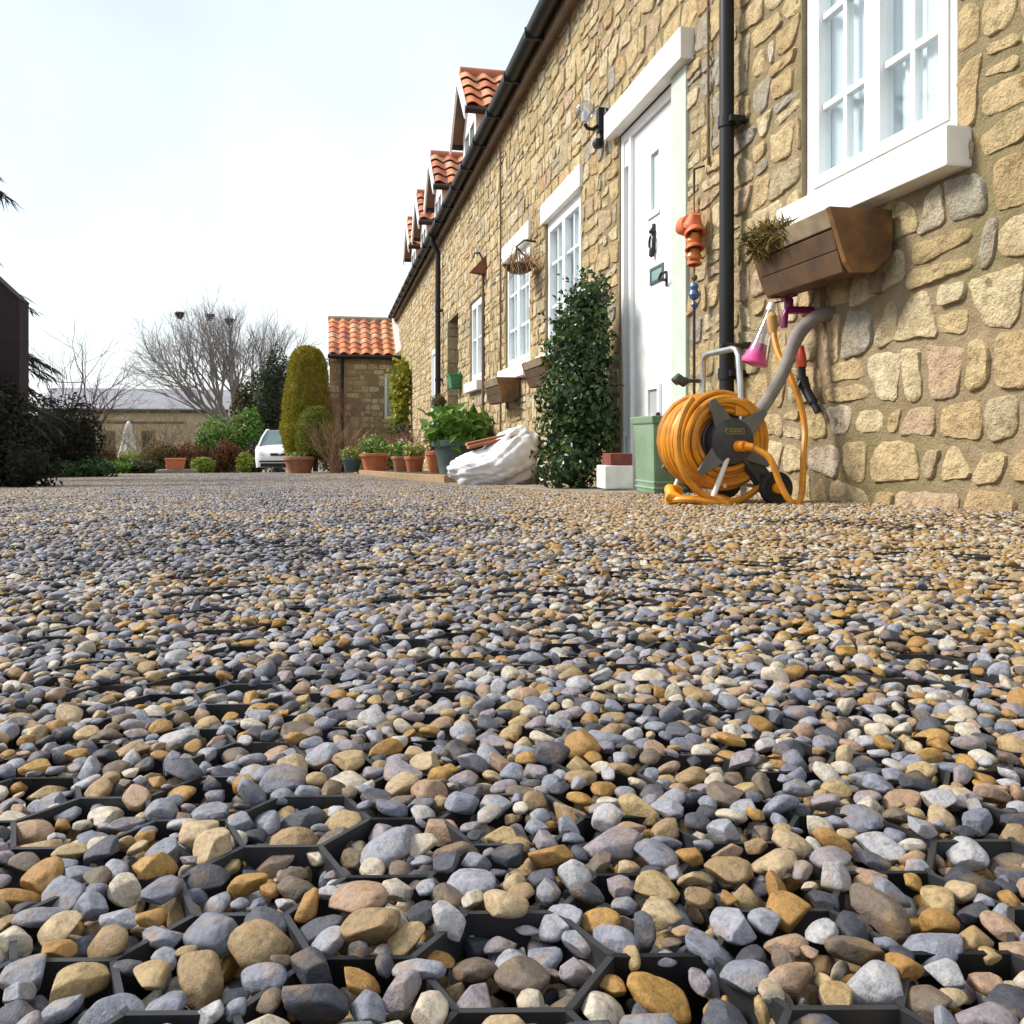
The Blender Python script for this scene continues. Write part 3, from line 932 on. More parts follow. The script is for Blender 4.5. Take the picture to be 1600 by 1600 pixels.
# front door with narrow side light
dx = W+0.03
fr = MB()
a0,a1,b0,b1 = DR
zb = -0.36
fr.box((dx-.02,a1-0.05,zb),(dx+.07,a1-.002,b1-.002))                    # far jamb
fr.box((dx-.02,5.185,zb),(dx+.07,5.225,b1-.06)); fr.box((dx-.02,a0+0.165,b1-0.06),(dx+.07,a1-0.05,b1-.002))
fr.box((dx-.02,a0+0.165,zb),(dx+.07,4.49,b1-.06))
fr.box((dx-.01,5.225,zb),(dx+.06,a1-.05,0.02)); fr.box((dx-.01,5.225,1.75),(dx+.06,a1-.05,b1-.06))
DOORF = fr.build('door_frame', M_UPVC, HOUSE, bevel=0.003)
g = MB(); g.box((dx+.02,5.225,0.02),(dx+.026,a1-.05,1.75)); g.build('side_light', simple('frosted_glass',(0.42,0.47,0.48),(0.36,0.41,0.42),0.15,3), DOORF)
s = MB(); s.box((W-.02,a0-.04,zb-.3),(W+.10,a0+0.16,b1-.004)); s.build('jamb_stone', M_PALE, DOORF, bevel=0.006)
s = MB(); s.box((W-0.075,a0-0.10,b1),(W+0.06,a1+0.10,b1+0.165)); s.build('door_lintel', M_SILL, DOORF, bevel=0.006)
s = MB(); s.box((W-0.10,a0+.02,zb-.2),(W+.12,a1,zb-.004)); s.build('threshold', M_CONC, DOORF, bevel=0.006)
d = MB(); ya, yb = 4.494, 5.181; xd = dx+0.005
wy0, wy1, wz0, wz1 = 4.77, 4.90, 1.36, 1.70
for bx in (((ya,zb+.01),(yb,wz0)),((ya,wz1),(yb,b1-.064)),((ya,wz0),(wy0,wz1)),((wy1,wz0),(yb,wz1))):
    d.box((xd,bx[0][0],bx[0][1]),(xd+.05,bx[1][0],bx[1][1]))
DOOR = d.build('door', M_WHITE, HOUSE, merge=True)
g = MB(); g.box((xd+.02,wy0,wz0),(xd+.026,wy1,wz1)); g.build('pane', simple('bevelled_glass',(0.55,0.66,0.68),(0.5,0.6,0.63),0.1,3), DOOR)
s = MB(); s.box((xd-.012,wy0-.02,wz0-.045),(xd,wy1+.04,wz0-.02)); s.build('drip_moulding', M_WHITE, DOOR, bevel=0.003)
k = MB()
for i in range(18):
    a = 2*math.pi*i/18; a2 = 2*math.pi*(i+1)/18
    k.tube([(xd-.022, 4.835+.030*math.sin(a), 1.155-.045*math.cos(a)),(xd-.022,4.835+.030*math.sin(a2),1.155-.045*math.cos(a2))], 0.008, 6, False)
k.lathe([(0,-.012),(.02,-.012),(.026,0),(.012,.02),(0,.026)], (xd-.012,4.835,1.225), 12)
k.lathe([(0,-.03),(.016,-.02),(.016,.01),(0,.02)], (xd-.02,4.835,1.10), 10)
k.box((xd-.014,4.82,1.10),(xd,4.85,1.27))
k.build('knocker', M_KNOCK, DOOR, smooth=True)
k = MB(); y0,y1,z0,z1 = 4.69,4.90,0.915,1.015
k.box((xd-.008,y0,z0),(xd,y1,z0+.018)); k.box((xd-.008,y0,z1-.018),(xd,y1,z1)); k.box((xd-.0075,y0,z0+.018),(xd,y0+.02,z1-.018)); k.box((xd-.0075,y1-.02,z0+.018),(xd,y1,z1-.018))
lb = k.build('letterbox', M_LETTER, DOOR); 
k = MB(); k.box((xd-.004,y0+.02,z0+.018),(xd,y1-.02,z1-.018)); k.build('letterbox', simple('brushed_flap',(0.30,0.42,0.44),(0.25,0.36,0.38),0.3,8,metal=0.5), DOOR)
k = MB(); k.tube([(xd,4.645,0.905),(xd-.045,4.645,0.905),(xd-.05,4.635,0.91),(xd-.052,4.59,0.935),(xd-.05,4.53,0.925)], 0.009, 8); k.box((xd-.006,4.632,.87),(xd,4.658,.94)); k.build('handle', M_KNOCK, DOOR, smooth=True)
k = MB(); fy0,fy1,fz0,fz1 = 4.72,4.93,0.10,0.32
k.box((xd-.02,fy0,fz0),(xd,fy0+.03,fz1)); k.box((xd-.02,fy1-.03,fz0),(xd,fy1,fz1)); k.box((xd-.02,fy0+.03,fz0),(xd,fy1-.03,fz0+.03)); k.box((xd-.02,fy0+.03,fz1-.03),(xd,fy1-.03,fz1))
cf = k.build('pet_flap', M_UPVC, DOOR)
k = MB(); k.box((xd-.006,fy0+.03,fz0+.03),(xd-.002,fy1-.03,fz1-.03)); k.build('pet_flap', simple('grey_flap',(0.42,0.42,0.45),(0.38,0.38,0.40),0.3,3), DOOR)

# deep stone doorway and far door further along
s = MB(); a0,a1,b0,b1 = D2
s.box((W+.24,a0+.002,b0),(W+.30,a1-.002,b1-.002)); s.build('recessed_door', simple('brown_door',(0.10,0.06,0.035),(0.07,0.04,0.025),0.6,4), HOUSE)
qs = random.Random(5)
z = b0
while z < b1-.02:
    h = min(qs.uniform(.14,.24), b1-z)
    m_ = MB(); m_.box((W-.012,a1-.006-.0,z+.006),(W+.23,a1+.0-.0+.0,z+h-.006)); 
    m_.v = [(p[0], p[1]-(.012 if abs(p[1]-(a1-.006))<1e-6 else 0), p[2]) for p in m_.v]
    m_.r = [qs.random()]*6
    m_.build('jamb_stone', M_STONE, HOUSE)
    z += h
s = MB(); a0,a1,b0,b1 = W5
s.box((W-.01,a0+.01,b0),(W+.05,a0+.09,b1-.01)); s.box((W-.01,a1-.09,b0),(W+.05,a1-.01,b1-.01)); s.box((W-.009,a0+.09,b1-.1),(W+.05,a1-.09,b1-.01)); s.box((W+.02,a0+.09,b0),(W+.045,a1-.09,b1-.1))
s.build('far_door', M_WHITE, HOUSE)

# eaves: fascia, gutter, brackets, roof
s = MB(); s.box((W-0.10,Y0,ZT-0.13),(W-0.072,Y1,ZT+0.04)); s.box((W-0.072,Y0,ZT-0.10),(W+.02,Y1,ZT-0.085)); s.build('fascia', M_FASCIA, HOUSE)
g = MB(); n = 10
ring = []
gx, gz, gr = W-0.180, 3.41, 0.076
for k in range(n+1):
    a = math.pi + math.pi*k/n; ring.append((gx+gr*math.cos(a), gz+gr*math.sin(a)))
for k in range(n+1)[::-1]:
    a = math.pi + math.pi*k/n; ring.append((gx+(gr-.006)*math.cos(a), gz+(gr-.006)*math.sin(a)))
b = len(g.v); N2 = len(ring)
for yy in (Y0-.05, Y1): g.v += [(p[0],yy,p[1]) for p in ring]
for k in range(N2): g.face([k,(k+1)%N2,N2+(k+1)%N2,N2+k])
g.face(list(range(N2))[::-1]); g.face(list(range(N2,2*N2)))
GUT = g.build('gutter', M_BLACK, HOUSE, smooth=True)
yy = 5.2
while yy < Y1:
    m_ = MB(); m_.box((gx-gr-.006,yy,gz-gr-.008),(W-.10,yy+.03,gz+.012)); m_.build('gutter_bracket', M_BLACK, GUT, bevel=0.004); yy += 0.9
RX, RZ = W-0.20, ZT+0.075
s = MB(); pk = W+2.6
s.add([(RX,Y0-.1,RZ),(pk,Y0-.1,RZ+pk-RX),(pk,Y1+.1,RZ+pk-RX),(RX,Y1+.1,RZ),(RX,Y0-.1,RZ-.05),(pk,Y0-.1,RZ+pk-RX-.07),(pk,Y1+.1,RZ+pk-RX-.07),(RX,Y1+.1,RZ-.05)],
      [(0,1,2,3),(7,6,5,4),(0,3,7,4),(0,4,5,1),(3,2,6,7)])
xe = W+5.4
s.add([(pk,Y0-.1,RZ+pk-RX),(xe,Y0-.1,RZ),(xe,Y1+.1,RZ),(pk,Y1+.1,RZ+pk-RX)], [(0,1,2,3)])
mroof, nt, b = nodes_of('pantile_roof')
wv = nt.nodes.new('ShaderNodeTexWave'); wv.inputs['Scale'].default_value = 0.66; wv.bands_direction = 'Y'
tc = nt.nodes.new('ShaderNodeTexCoord'); nt.links.new(tc.outputs['Object'], wv.inputs['Vector'])
r = ramp(nt, [(0,(0.24,0.08,0.04)),(1,(0.46,0.16,0.08))]); nt.links.new(wv.outputs['Fac'], r.inputs['Fac']); nt.links.new(r.outputs[0], b.inputs['Base Color'])
bump(nt, b, wv.outputs['Fac'], 1.0, 0.05); b.inputs['Roughness'].default_value = 0.85
s.build('roof', mroof, HOUSE)

def tile_mesh(w, l, name='tile'):
    t = MB(); n = 10; th = 0.014
    for e, yy in enumerate((0.0, l)):
        for k in range(n+1):
            f = k/n; x = -w/2 + w*f
            z = 0.028*math.sin(2*math.pi*f - 0.6) * (w/0.27)
            t.v += [(x, yy, z + (0.012 if e == 0 else -0.012)), (x, yy, z-th + (0.012 if e == 0 else -0.012))]
    R2 = 2*(n+1)
    for k in range(n):
        a = 2*k
        t.face([a, a+2, R2+a+2, R2+a]); t.face([a+1, R2+a+1, R2+a+3, a+3]); t.face([a, a+1, a+3, a+2])
    me = t.mesh(name, mats=(M_TILE,), smooth=True, sharp=45)
    return me
TILE = tile_mesh(0.27, 0.30)
TILE_A = tile_mesh(0.315, 0.29)

def dormer(yc, label=None):
    zr, ze, hw, x0, x1 = 5.02, 4.36, 0.62, W-0.02, W+1.75
    s = MB()                                         # cheeks and gable front with window opening
    for sg in (-1, 1):
        yy = yc+sg*0.55
        s.box((x0+.05,min(yy,yy-sg*.05),3.5),(x1,max(yy,yy-sg*.05),ze-.02))
    s.add([(x0+.05,yc-.55,ze-.02),(x0+.05,yc+.55,ze-.02),(x0+.05,yc,ze+.55)], [(2,1,0)])
    s.box((x0+.051,yc-.50,3.5),(x0+.09,yc-.40,ze-.02)); s.box((x0+.051,yc+.40,3.5),(x0+.09,yc+.50,ze-.02)); s.box((x0+.051,yc-.40,ze-.12),(x0+.09,yc+.40,ze-.02))
    s.box((x0+.051,yc-.03,3.7),(x0+.09,yc+.03,ze-.12)); s.box((x0+.03,yc-.5,3.62),(x0+.09,yc+.5,3.70))
    D = s.build('dormer', M_WHITE, HOUSE)
    g = MB(); g.box((x0+.075,yc-.40,3.7),(x0+.08,yc+.40,ze-.12)); g.build('pane', M_CARGLASS, D)
    pitch = math.atan2(zr-ze, hw)
    s = MB()
    for sg in (-1, 1):
        s.hexa([(x0-.10,yc,zr-.05),(x1+.6,yc,zr-.05),(x1+.6,yc+sg*(hw+.06),ze-.10),(x0-.10,yc+sg*(hw+.06),ze-.10),
                (x0-.10,yc,zr-.02),(x1+.6,yc,zr-.02),(x1+.6,yc+sg*(hw+.06),ze-.07),(x0-.10,yc+sg*(hw+.06),ze-.07)])
    s.build('roof_deck', M_FASCIA, D)
    L = math.hypot(zr-ze, hw)
    rows = 4; st_ = (L+0.06)/rows
    for sg in (-1, 1):
        for i in range(rows):
            dd = i*st_
            for kx in range(6):
                xx = x0+0.0+0.25*kx
                yy = yc+sg*(dd+st_+.02)*math.cos(pitch); zz = zr+.012-(dd+st_+.02)*math.sin(pitch)
                # tile runs up the slope from its lower edge
                up = Vector((0,-sg*math.cos(pitch),math.sin(pitch)))
                X = Vector((-sg*-1.0,0,0)) if sg == -1 else Vector((-1,0,0))
                if sg == -1: X = Vector((1,0,0))
                Z = X.cross(up)
                R = Matrix((X, up, Z)).transposed()
                inst('tile', TILE, D, (xx+.03, yy, zz+.03), R.to_euler(), (1, 0.68, 1))
    r_ = MB(); r_.tube([(x0-.08,yc,zr+.01),(x1+.5,yc,zr+.01)], 0.07, 10); r_.build('ridge_tile', M_TERRA_OLD, D, smooth=True)
    for sg in (-1, 1):
        m_ = MB(); m_.hexa([(x0-.13,yc,zr-.16),(x0-.10,yc,zr-.16),(x0-.10,yc+sg*(hw+.10),ze-.24),(x0-.13,yc+sg*(hw+.10),ze-.24),
                (x0-.13,yc,zr+.03),(x0-.10,yc,zr+.03),(x0-.10,yc+sg*(hw+.10),ze-.05),(x0-.13,yc+sg*(hw+.10),ze-.05)])
        m_.build('barge_board', M_WHITE, D)
        m_ = MB(); m_.tube([(x0-.12,yc+sg*(hw+.11),ze-.12),(x1,yc+sg*(hw+.11),ze-.12)], 0.045, 8); m_.build('dormer_gutter', M_BLACK, D, smooth=True)
for yc in (11.75, 15.25, 17.7, 19.9): dormer(yc)

def downpipe(y, r, zt, zb, xc, name='downpipe', mat=None):
    s = MB(); s.tube([(xc,y,zt),(xc,y,zb)], r, 14)
    P = s.build(name, mat or M_BLACK, HOUSE, smooth=True)
    z = zb+0.55
    while z < zt:
        c = MB(); c.tube([(xc,y,z),(xc,y,z+.05)], r*1.18, 14); c.box((xc-.01,y-r*1.9,z+.012),(W+.01,y+r*1.9,z+.038)); c.build('pipe_clip', M_BLACK, P, smooth=True); z += 1.15
    return P
s = downpipe(3.66, 0.034, 3.2, -0.28, W-0.075)
m_ = MB(); m_.tube([(gx,3.66,gz-.06),(gx,3.66,3.28),(W-.075,3.66,3.18)], 0.034, 12); m_.build('swan_neck', M_BLACK, s, smooth=True)
s = downpipe(14.3, 0.045, 3.1, -0.75, W-0.09)
m_ = MB(); m_.tube([(gx,14.3,gz-.06),(gx,14.3,3.26),(W-.09,14.3,3.08)], 0.045, 12); m_.build('swan_neck', M_BLACK, s, smooth=True)
s = MB(); s.tube([(W-.02,9.28,3.2),(W-.022,9.27,-.4)], 0.010, 6); s.build('cable', M_ROPE, HOUSE)
s = MB(); s.tube([(W-.02,10.36,2.0),(W-.022,10.36,-.45)], 0.022, 8); s.build('waste_pipe', M_ROPE, HOUSE, smooth=True)
s = MB(); s.tube([(W-.02,3.98,3.3),(W-.022,3.97,1.35)], 0.007, 6); s.build('cable', M_ROPE, HOUSE)

# ------------------------------------------------------------------ annex at the far end
AY, AX0, AX1, AE = 23.0, 0.0, W-0.02, 2.18
AN = thing('stone_annex', 'small stone annex with orange pantile roof projecting at the end of the cottages', 'annex', (0.9, AY, ground_z(0.9, AY)))
s = MB(); s.box((AX0,AY,-1.5),(AX1,AY+2.9,AE))
s.add([(AX0,AY,AE),(AX0,AY+2.9,AE),(AX0,AY+1.45,AE+1.12)], [(0,2,1)])
aw = s.build('wall', M_MORTAR, AN)
AW = (1.42, 1.80, 0.52, 1.70)
sa = rubble(AX0+.01, AX1, -1.0, AE-.06, (0.12,0.18), (0.18,0.38), [AW], 33, 0.010, .35, 0.09)
for s_ in sa[:300]:
    m_ = MB(); stone_to(m_, s_, lambda u, v, d: (u, AY-d, v), False); m_.build('stone', M_STONE_FAR, aw, smooth=True, sharp=50)
s = MB(); a0,a1,b0,b1 = AW; yy = AY-.035
s.box((a0,yy,b0),(a1,yy+.06,b0+.07)); s.box((a0,yy,b1-.06),(a1,yy+.06,b1)); s.box((a0,yy+.001,b0+.07),(a0+.06,yy+.06,b1-.06)); s.box((a1-.06,yy+.001,b0+.07),(a1,yy+.06,b1-.06))
wn_ = s.build('window', M_UPVC, AN)
g = MB(); g.box((a0+.06,yy+.03,b0+.07),(a1-.06,yy+.034,b1-.06)); g.build('pane', simple('annex_glass',(0.30,0.38,0.34),(0.45,0.5,0.45),0.1,3), wn_)
s = MB(); ridge_y, ridge_z = AY+1.45, AE+1.10
s.hexa([(AX0-.03,AY-.16,AE-.10),(AX1,AY-.16,AE-.10),(AX1,ridge_y,ridge_z-.06),(AX0-.03,ridge_y,ridge_z-.06),(AX0-.03,AY-.16,AE-.03),(AX1,AY-.16,AE-.03),(AX1,ridge_y,ridge_z),(AX0-.03,ridge_y,ridge_z)])
s.add([(AX0-.03,ridge_y,ridge_z),(AX1,ridge_y,ridge_z),(AX1,AY+3.0,AE-.05),(AX0-.03,AY+3.0,AE-.05)], [(0,1,2,3)])
ar = s.build('roof', M_TERRA_OLD, AN)
pitch = math.atan2(ridge_z-AE+.03, ridge_y-AY+.16); SL = math.hypot(ridge_z-AE+.03, ridge_y-AY+.16)
rows = 7; sp = SL/rows
for i in range(rows):
    for k in range(6):
        inst('tile', TILE_A, ar, (AX0+.13+k*.285, AY-.19+i*sp*math.cos(pitch), AE-.005+i*sp*math.sin(pitch)+.03), (pitch,0,0), (1, 1.0, 1))
s = MB(); s.tube([(AX0-.04,ridge_y,ridge_z+.02),(AX1,ridge_y,ridge_z+.02)], 0.10, 10); s.build('ridge_cap', M_RIDGE, ar, smooth=True)
s = MB(); s.hexa([(AX1-.12,AY-.17,AE-.02),(AX1+.02,AY-.17,AE-.02),(AX1+.02,ridge_y,ridge_z+.05),(AX1-.12,ridge_y,ridge_z+.05),(AX1-.12,AY-.17,AE+.06),(AX1+.02,AY-.17,AE+.14),(AX1+.02,ridge_y,ridge_z+.24),(AX1-.12,ridge_y,ridge_z+.13)]); s.build('flashing', M_LEAD, ar)
s = MB(); s.tube([(AX0-.05,AY-.22,AE-.06),(AX1,AY-.22,AE-.06)], 0.055, 10); s.build('gutter', M_BLACK, AN, smooth=True)
s = MB(); s.tube([(0.33,AY-.20,AE-.08),(0.33,AY-.07,AE-.25),(0.33,AY-.07,-.9)], 0.04, 10); s.build('downpipe', M_BLACK, AN, smooth=True)
lt = thing('wall_lantern', 'small pale lantern on the corner of the annex beside the tall topiary', 'lamp', (-0.12, AY-.15, 1.85))
s = MB(); s.tube([(0.0,AY-.05,2.0),(-.06,AY-.12,2.06),(-.12,AY-.15,2.02)], 0.012, 6); s.build('bracket', M_IRON, lt)
s = MB(); s.lathe([(0.0,.17),(.10,.10),(.11,.09),(.0,.09)], (-.12,AY-.15,1.86), 10); s.build('cap', M_LEAD, lt)
s = MB(); s.lathe([(0.05,-.16),(.085,.09)], (-.12,AY-.15,1.86), 6); s.build('glass', simple('lantern_glass',(0.55,0.68,0.70),(0.5,0.62,0.66),0.1,4), lt)

# ------------------------------------------------------------------ foliage helpers
def scatter_leaves(mbx, c, rad, n, L, wd, seed, shell=0.6, up=0.2, noise_amp=0.25, zmin=None, squash=None):
    rg = random.Random(seed)
    c = Vector(c); o = Vector((seed*1.7, seed*0.3, seed*2.1))
    for _ in range(n):
        d = Vector((rg.gauss(0,1), rg.gauss(0,1), rg.gauss(0,1))).normalized()
        q = shell + (1-shell)*rg.random()**0.5
        q *= 1 + noise_amp*noise.noise(d*2.2+o) + noise_amp*0.6*noise.noise(d*5+o)
        p = c + Vector((d.x*rad[0], d.y*rad[1], d.z*rad[2]))*q
        if zmin is not None and p.z < zmin: continue
        nr = (d + Vector((rg.gauss(0,.6), rg.gauss(0,.6), rg.gauss(0,.6)+up))).normalized()
        t = nr.cross(Vector((rg.gauss(0,1), rg.gauss(0,1), rg.gauss(0,1))))
        if t.length < 1e-4: continue
        t.normalize()
        s = rg.uniform(0.45, 1.45)
        mbx.leaf(p, t, nr, L*s, wd*s, rg.random())

def blob(mbx, c, rad, seed, amp=0.15, n=14, m=10):
    o = Vector((seed, seed*2.0, 0)); b = len(mbx.v); c = Vector(c)
    for i in range(m+1):
        th = math.pi*i/m
        for k in range(n):
            a = 2*math.pi*k/n
            d = Vector((math.sin(th)*math.cos(a), math.sin(th)*math.sin(a), math.cos(th)))
            q = 1 + amp*noise.noise(d*2+o)
            mbx.v.append(tuple(c + Vector((d.x*rad[0], d.y*rad[1], d.z*rad[2]))*q))
    for i in range(m):
        for k in range(n):
            k2 = (k+1)%n
            mbx.face([b+i*n+k, b+(i+1)*n+k, b+(i+1)*n+k2, b+i*n+k2], 0.1)

def stems(mbx, base, top_c, rad, n, seed, r0=0.012):
    rg = random.Random(seed)
    for _ in range(n):
        p0 = Vector(base)+Vector((rg.gauss(0,rad[0]*.15), rg.gauss(0,rad[1]*.15), 0))
        p2 = Vector(top_c)+Vector((rg.uniform(-1,1)*rad[0]*.8, rg.uniform(-1,1)*rad[1]*.8, rg.uniform(-.6,.8)*rad[2]))
        p1 = (p0+p2)/2+Vector((rg.gauss(0,.1)*rad[0], rg.gauss(0,.1)*rad[1], 0))
        mbx.tube([p0,p1,p2], [r0,r0*.7,r0*.3], 5)

def shrub(name, label, cat, base, blobs, lm, n, L, wd, seed, group=None, stem=True, core=True, shell=0.65, amp=0.25):
    t = thing(name, label, cat, base, group)
    m_ = MB()
    tot = sum(b_[1][0]*b_[1][2]+b_[1][1]*b_[1][2] for b_ in blobs)
    for i, (c, rad) in enumerate(blobs):
        scatter_leaves(m_, c, rad, int(n*(rad[0]*rad[2]+rad[1]*rad[2])/tot), L, wd, seed+i*7, shell, noise_amp=amp, zmin=base[2]-.02)
        if core: blob(m_, c, tuple(q*0.62 for q in rad), seed+i)
    m_.build('foliage', lm, t)
    if stem:
        s = MB()
        for i, (c, rad) in enumerate(blobs): stems(s, base, c, rad, 5, seed+i, 0.012+0.01*rad[2])
        s.build('stem', M_BARK, t)
    return t

# evergreen shrub against the wall by the door
bz = ground_z(1.5, 5.35)
rg = random.Random(3)
t = thing('evergreen_shrub', 'tall narrow dark glossy evergreen shrub against the wall left of the white door', 'shrub', (1.55, 5.4, bz))
m_ = MB()
col_blobs = [((1.53,5.36,bz+.16),(.22,.26,.22)),((1.57,5.46,bz+.38),(.22,.28,.26)),((1.52,5.34,bz+.62),(.21,.24,.26)),((1.57,5.44,bz+.85),(.20,.26,.25)),((1.60,5.38,bz+1.07),(.17,.22,.20)),((1.63,5.32,bz+1.24),(.13,.17,.15)),((1.55,5.60,bz+1.02),(.10,.12,.14)),((1.64,5.28,bz+.5),(.16,.18,.3)),((1.60,5.62,bz+.6),(.14,.14,.25)),((1.64,5.30,bz+.9),(.13,.16,.25))]
for i,(c,r_) in enumerate(col_blobs):
    scatter_leaves(m_, c, r_, int(9000*(r_[0]*r_[2])/0.42), 0.044, 0.026, 50+i, 0.5, noise_amp=0.45, zmin=bz)
    blob(m_, c, tuple(q*.6 for q in r_), i)
for k in range(60):                              # straggling shoots
    c, r_ = col_blobs[rg.randrange(len(col_blobs))]
    d = Vector((rg.uniform(-1,.3), rg.gauss(0,.8), rg.uniform(0,1))).normalized()
    p = Vector(c)+Vector((d.x*r_[0],d.y*r_[1],d.z*r_[2]))
    for q in range(9):
        pp = p + d*(.014*q) 
        m_.leaf(pp, (d+Vector((rg.gauss(0,.8),rg.gauss(0,.8),rg.gauss(0,.8)))).normalized(), Vector((rg.gauss(0,1),rg.gauss(0,1),1)).normalized(), .036,.02, rg.random())
m_.build('foliage', L_DARK, t)
s = MB(); stems(s, (1.58,5.4,bz), (1.57,5.4,bz+.6), (.2,.2,.5), 8, 4, .016); s.build('stem', M_BARK, t)

# ------------------------------------------------------------------ window boxes
def window_box(y0, y1, zt, zb, label, moss):
    xf, xb2, xw = W-0.255, W-0.195, W-0.028
    t = thing('window_box', label, 'window box', (W-.13, (y0+y1)/2, zb), 'wooden window boxes')
    H = zt-zb
    def fx(z): return xb2 + (xf-xb2)*(z-zb)/H
    bands = [(zb, zb+H*.345), (zb+H*.355, zb+H*.67), (zb+H*.705, zt)]
    for i, (z0, z1) in enumerate(bands):
        m_ = MB(); d = 0.022
        m_.hexa([(fx(z0),y0+.002,z0),(fx(z0)+d,y0+.002,z0),(fx(z0)+d,y1,z0),(fx(z0),y1,z0),(fx(z1),y0+.002,z1),(fx(z1)+d,y0+.002,z1),(fx(z1)+d,y1,z1),(fx(z1),y1,z1)])
        m_.build('board', M_WOODG if i == 2 else M_WOOD, t, bevel=0.003)
    for yy in (y0-.024, y1-.0):
        m_ = MB()
        pr = [(xf-.004,zt),(xw,zt),(xw,zb+.06),(xw-.07,zb),(xb2+.02,zb-.004),(xb2-.004,zb+.03)]
        n = len(pr)
        m_.v = [(p[0],yy,p[1]) for p in pr]+[(p[0],yy+.024,p[1]) for p in pr]
        m_.face(list(range(n))); m_.face(list(range(n,2*n))[::-1])
        for k in range(n): m_.face([k,n+k,n+(k+1)%n,(k+1)%n])
        m_.build('end_board', M_WOODEND, t, bevel=0.002)
    m_ = MB(); m_.box((xb2+.02,y0,zb+.004),(xw-.07,y1,zb+.02)); m_.build('base_board', M_WOOD, t)
    m_ = MB(); m_.box((xw-.02,y0,zb+.06),(xw-.001,y1,zt-.003)); m_.build('back_board', M_WOOD, t)
    m_ = MB(); m_.box((xf+.03,y0+.002,zt-.05),(xw-.022,y1-.002,zt-.03)); m_.build('soil', M_SOIL, t)
    for yy in (y0+.06, y1-.1):
        m_ = MB(); m_.box((xw-.0,yy,zb-.05),(W+.01,yy+.04,zt)); m_.build('bracket', M_WOODG, t)
    if moss:
        m_ = MB(); scatter_leaves(m_, (xf+.03,y1-.10,zt-.012), (.075,.14,.055), 1700, .05,.006, 77, .3, 0.3)
        m_.build('dry_moss', M_MOSS, t)
    return t
window_box(2.56, 3.07, 0.756, 0.548, 'brown wooden window box with dry moss under the nearest window', True)
window_box(6.50, 7.14, 0.635, 0.43, 'wooden window box half hidden behind the tall evergreen shrub', False)
window_box(8.30, 9.02, 0.60, 0.36, 'wooden window box above the white bag, under the third window', False)

# ------------------------------------------------------------------ wall lamp by the door
t = thing('wall_light', 'black outdoor wall lamp with clear glass globe at the corner of the door lintel', 'lamp', (W, 5.62, 2.14))
s = MB(); s.lathe([(0,-.02),(.075,-.02),(.075,0),(.05,.012),(0,.014)], (W-.03,5.62,2.17), 16, Matrix.Rotation(-math.pi/2,3,'Y')); s.box((W-.07,5.59,2.08),(W-.02,5.65,2.24)); s.build('backplate', M_BLACK, t, smooth=True)
s = MB(); s.tube([(W-.05,5.62,2.14),(W-.10,5.63,2.10),(W-.14,5.62,2.10),(W-.16,5.62,2.13)], .013, 8); s.build('arm', M_BLACK, t, smooth=True)
s = MB(); s.lathe([(.03,-.06),(.06,-.036),(.075,0),(.068,.036),(.04,.064),(0,.076)], (W-.16,5.62,2.21), 20); s.build('globe', M_CLEAR, t, smooth=True)
s = MB(); s.lathe([(0,0),(.022,0),(.026,.03),(.02,.06),(0,.07)], (W-.16,5.62,2.145), 12); s.build('bulb', M_WHITE, t, smooth=True)
s = MB(); s.tube([(W-.04,5.62,2.08),(W-.045,5.62,2.03)], .014, 8); s.lathe([(0,-.03),(.03,-.028),(.04,0),(.03,.028),(0,.03)], (W-.065,5.63,2.005), 14); s.build('motion_sensor', M_BLACK, t, smooth=True)

# ------------------------------------------------------------------ terracotta hanging ornament between door and downpipe
oy, ox = 4.02, W-0.075
t = thing('hanging_ornament', 'string of coral terracotta ornaments with blue beads hanging beside the downpipe', 'ornament', (ox, oy, 0.95))
s = MB(); s.tube([(W-.02,oy,1.36),(ox,oy,1.34),(ox,oy,1.22)], .006, 6); s.build('hook', M_IRON, t)
s = MB(); s.tube([(ox,oy,1.25),(ox,oy,.62)], .004, 6); s.build('cord', M_ROPE, t)
def potshape(z, r, h, tilt, m, nm='pot'):
    s = MB(); M_ = Matrix.Rotation(tilt,3,'X')
    s.lathe([(r*.1,h*.5),(r*.55,h*.5),(r*.62,h*.3),(r*.95,-h*.25),(r*1.05,-h*.28),(r*1.05,-h*.5),(r*.85,-h*.5),(r*.5,h*.35),(0,h*.4)], (ox,oy,z), 14, M_); s.build(nm, m, t, smooth=True)
potshape(1.085,.048,.07,.5,M_CORAL); potshape(1.04,.05,.06,-.45,M_CORAL)
potshape(1.0,.040,.05,.3,M_ORANGE); potshape(.962,.046,.05,-.3,M_CORAL); potshape(.92,.042,.05,.25,M_ORANGE); potshape(.882,.036,.04,-.1,M_CORAL)
s = MB(); M_ = Matrix.Rotation(math.pi/2,3,'X'); s.lathe([(0,-.09),(.028,-.08),(.05,-.02),(.045,.04),(0,.06)], (ox-.01,oy+.07,1.075), 12, M_); s.build('bell', M_CORAL, t, smooth=True)
for z, r_, m in ((.80,.018,M_ROPE),(.755,.024,M_BLUE),(.715,.03,M_BLUE),(.665,.018,M_BLUE)):
    s = MB(); s.lathe([(0,-r_),(r_*.7,-r_*.7),(r_,0),(r_*.7,r_*.7),(0,r_)], (ox,oy,z), 10); s.build('bead', m, t, smooth=True)
s = MB(); s.tube([(ox,oy,.65),(ox,oy,.15)], .007, 6); s.build('rod', M_IRON, t)

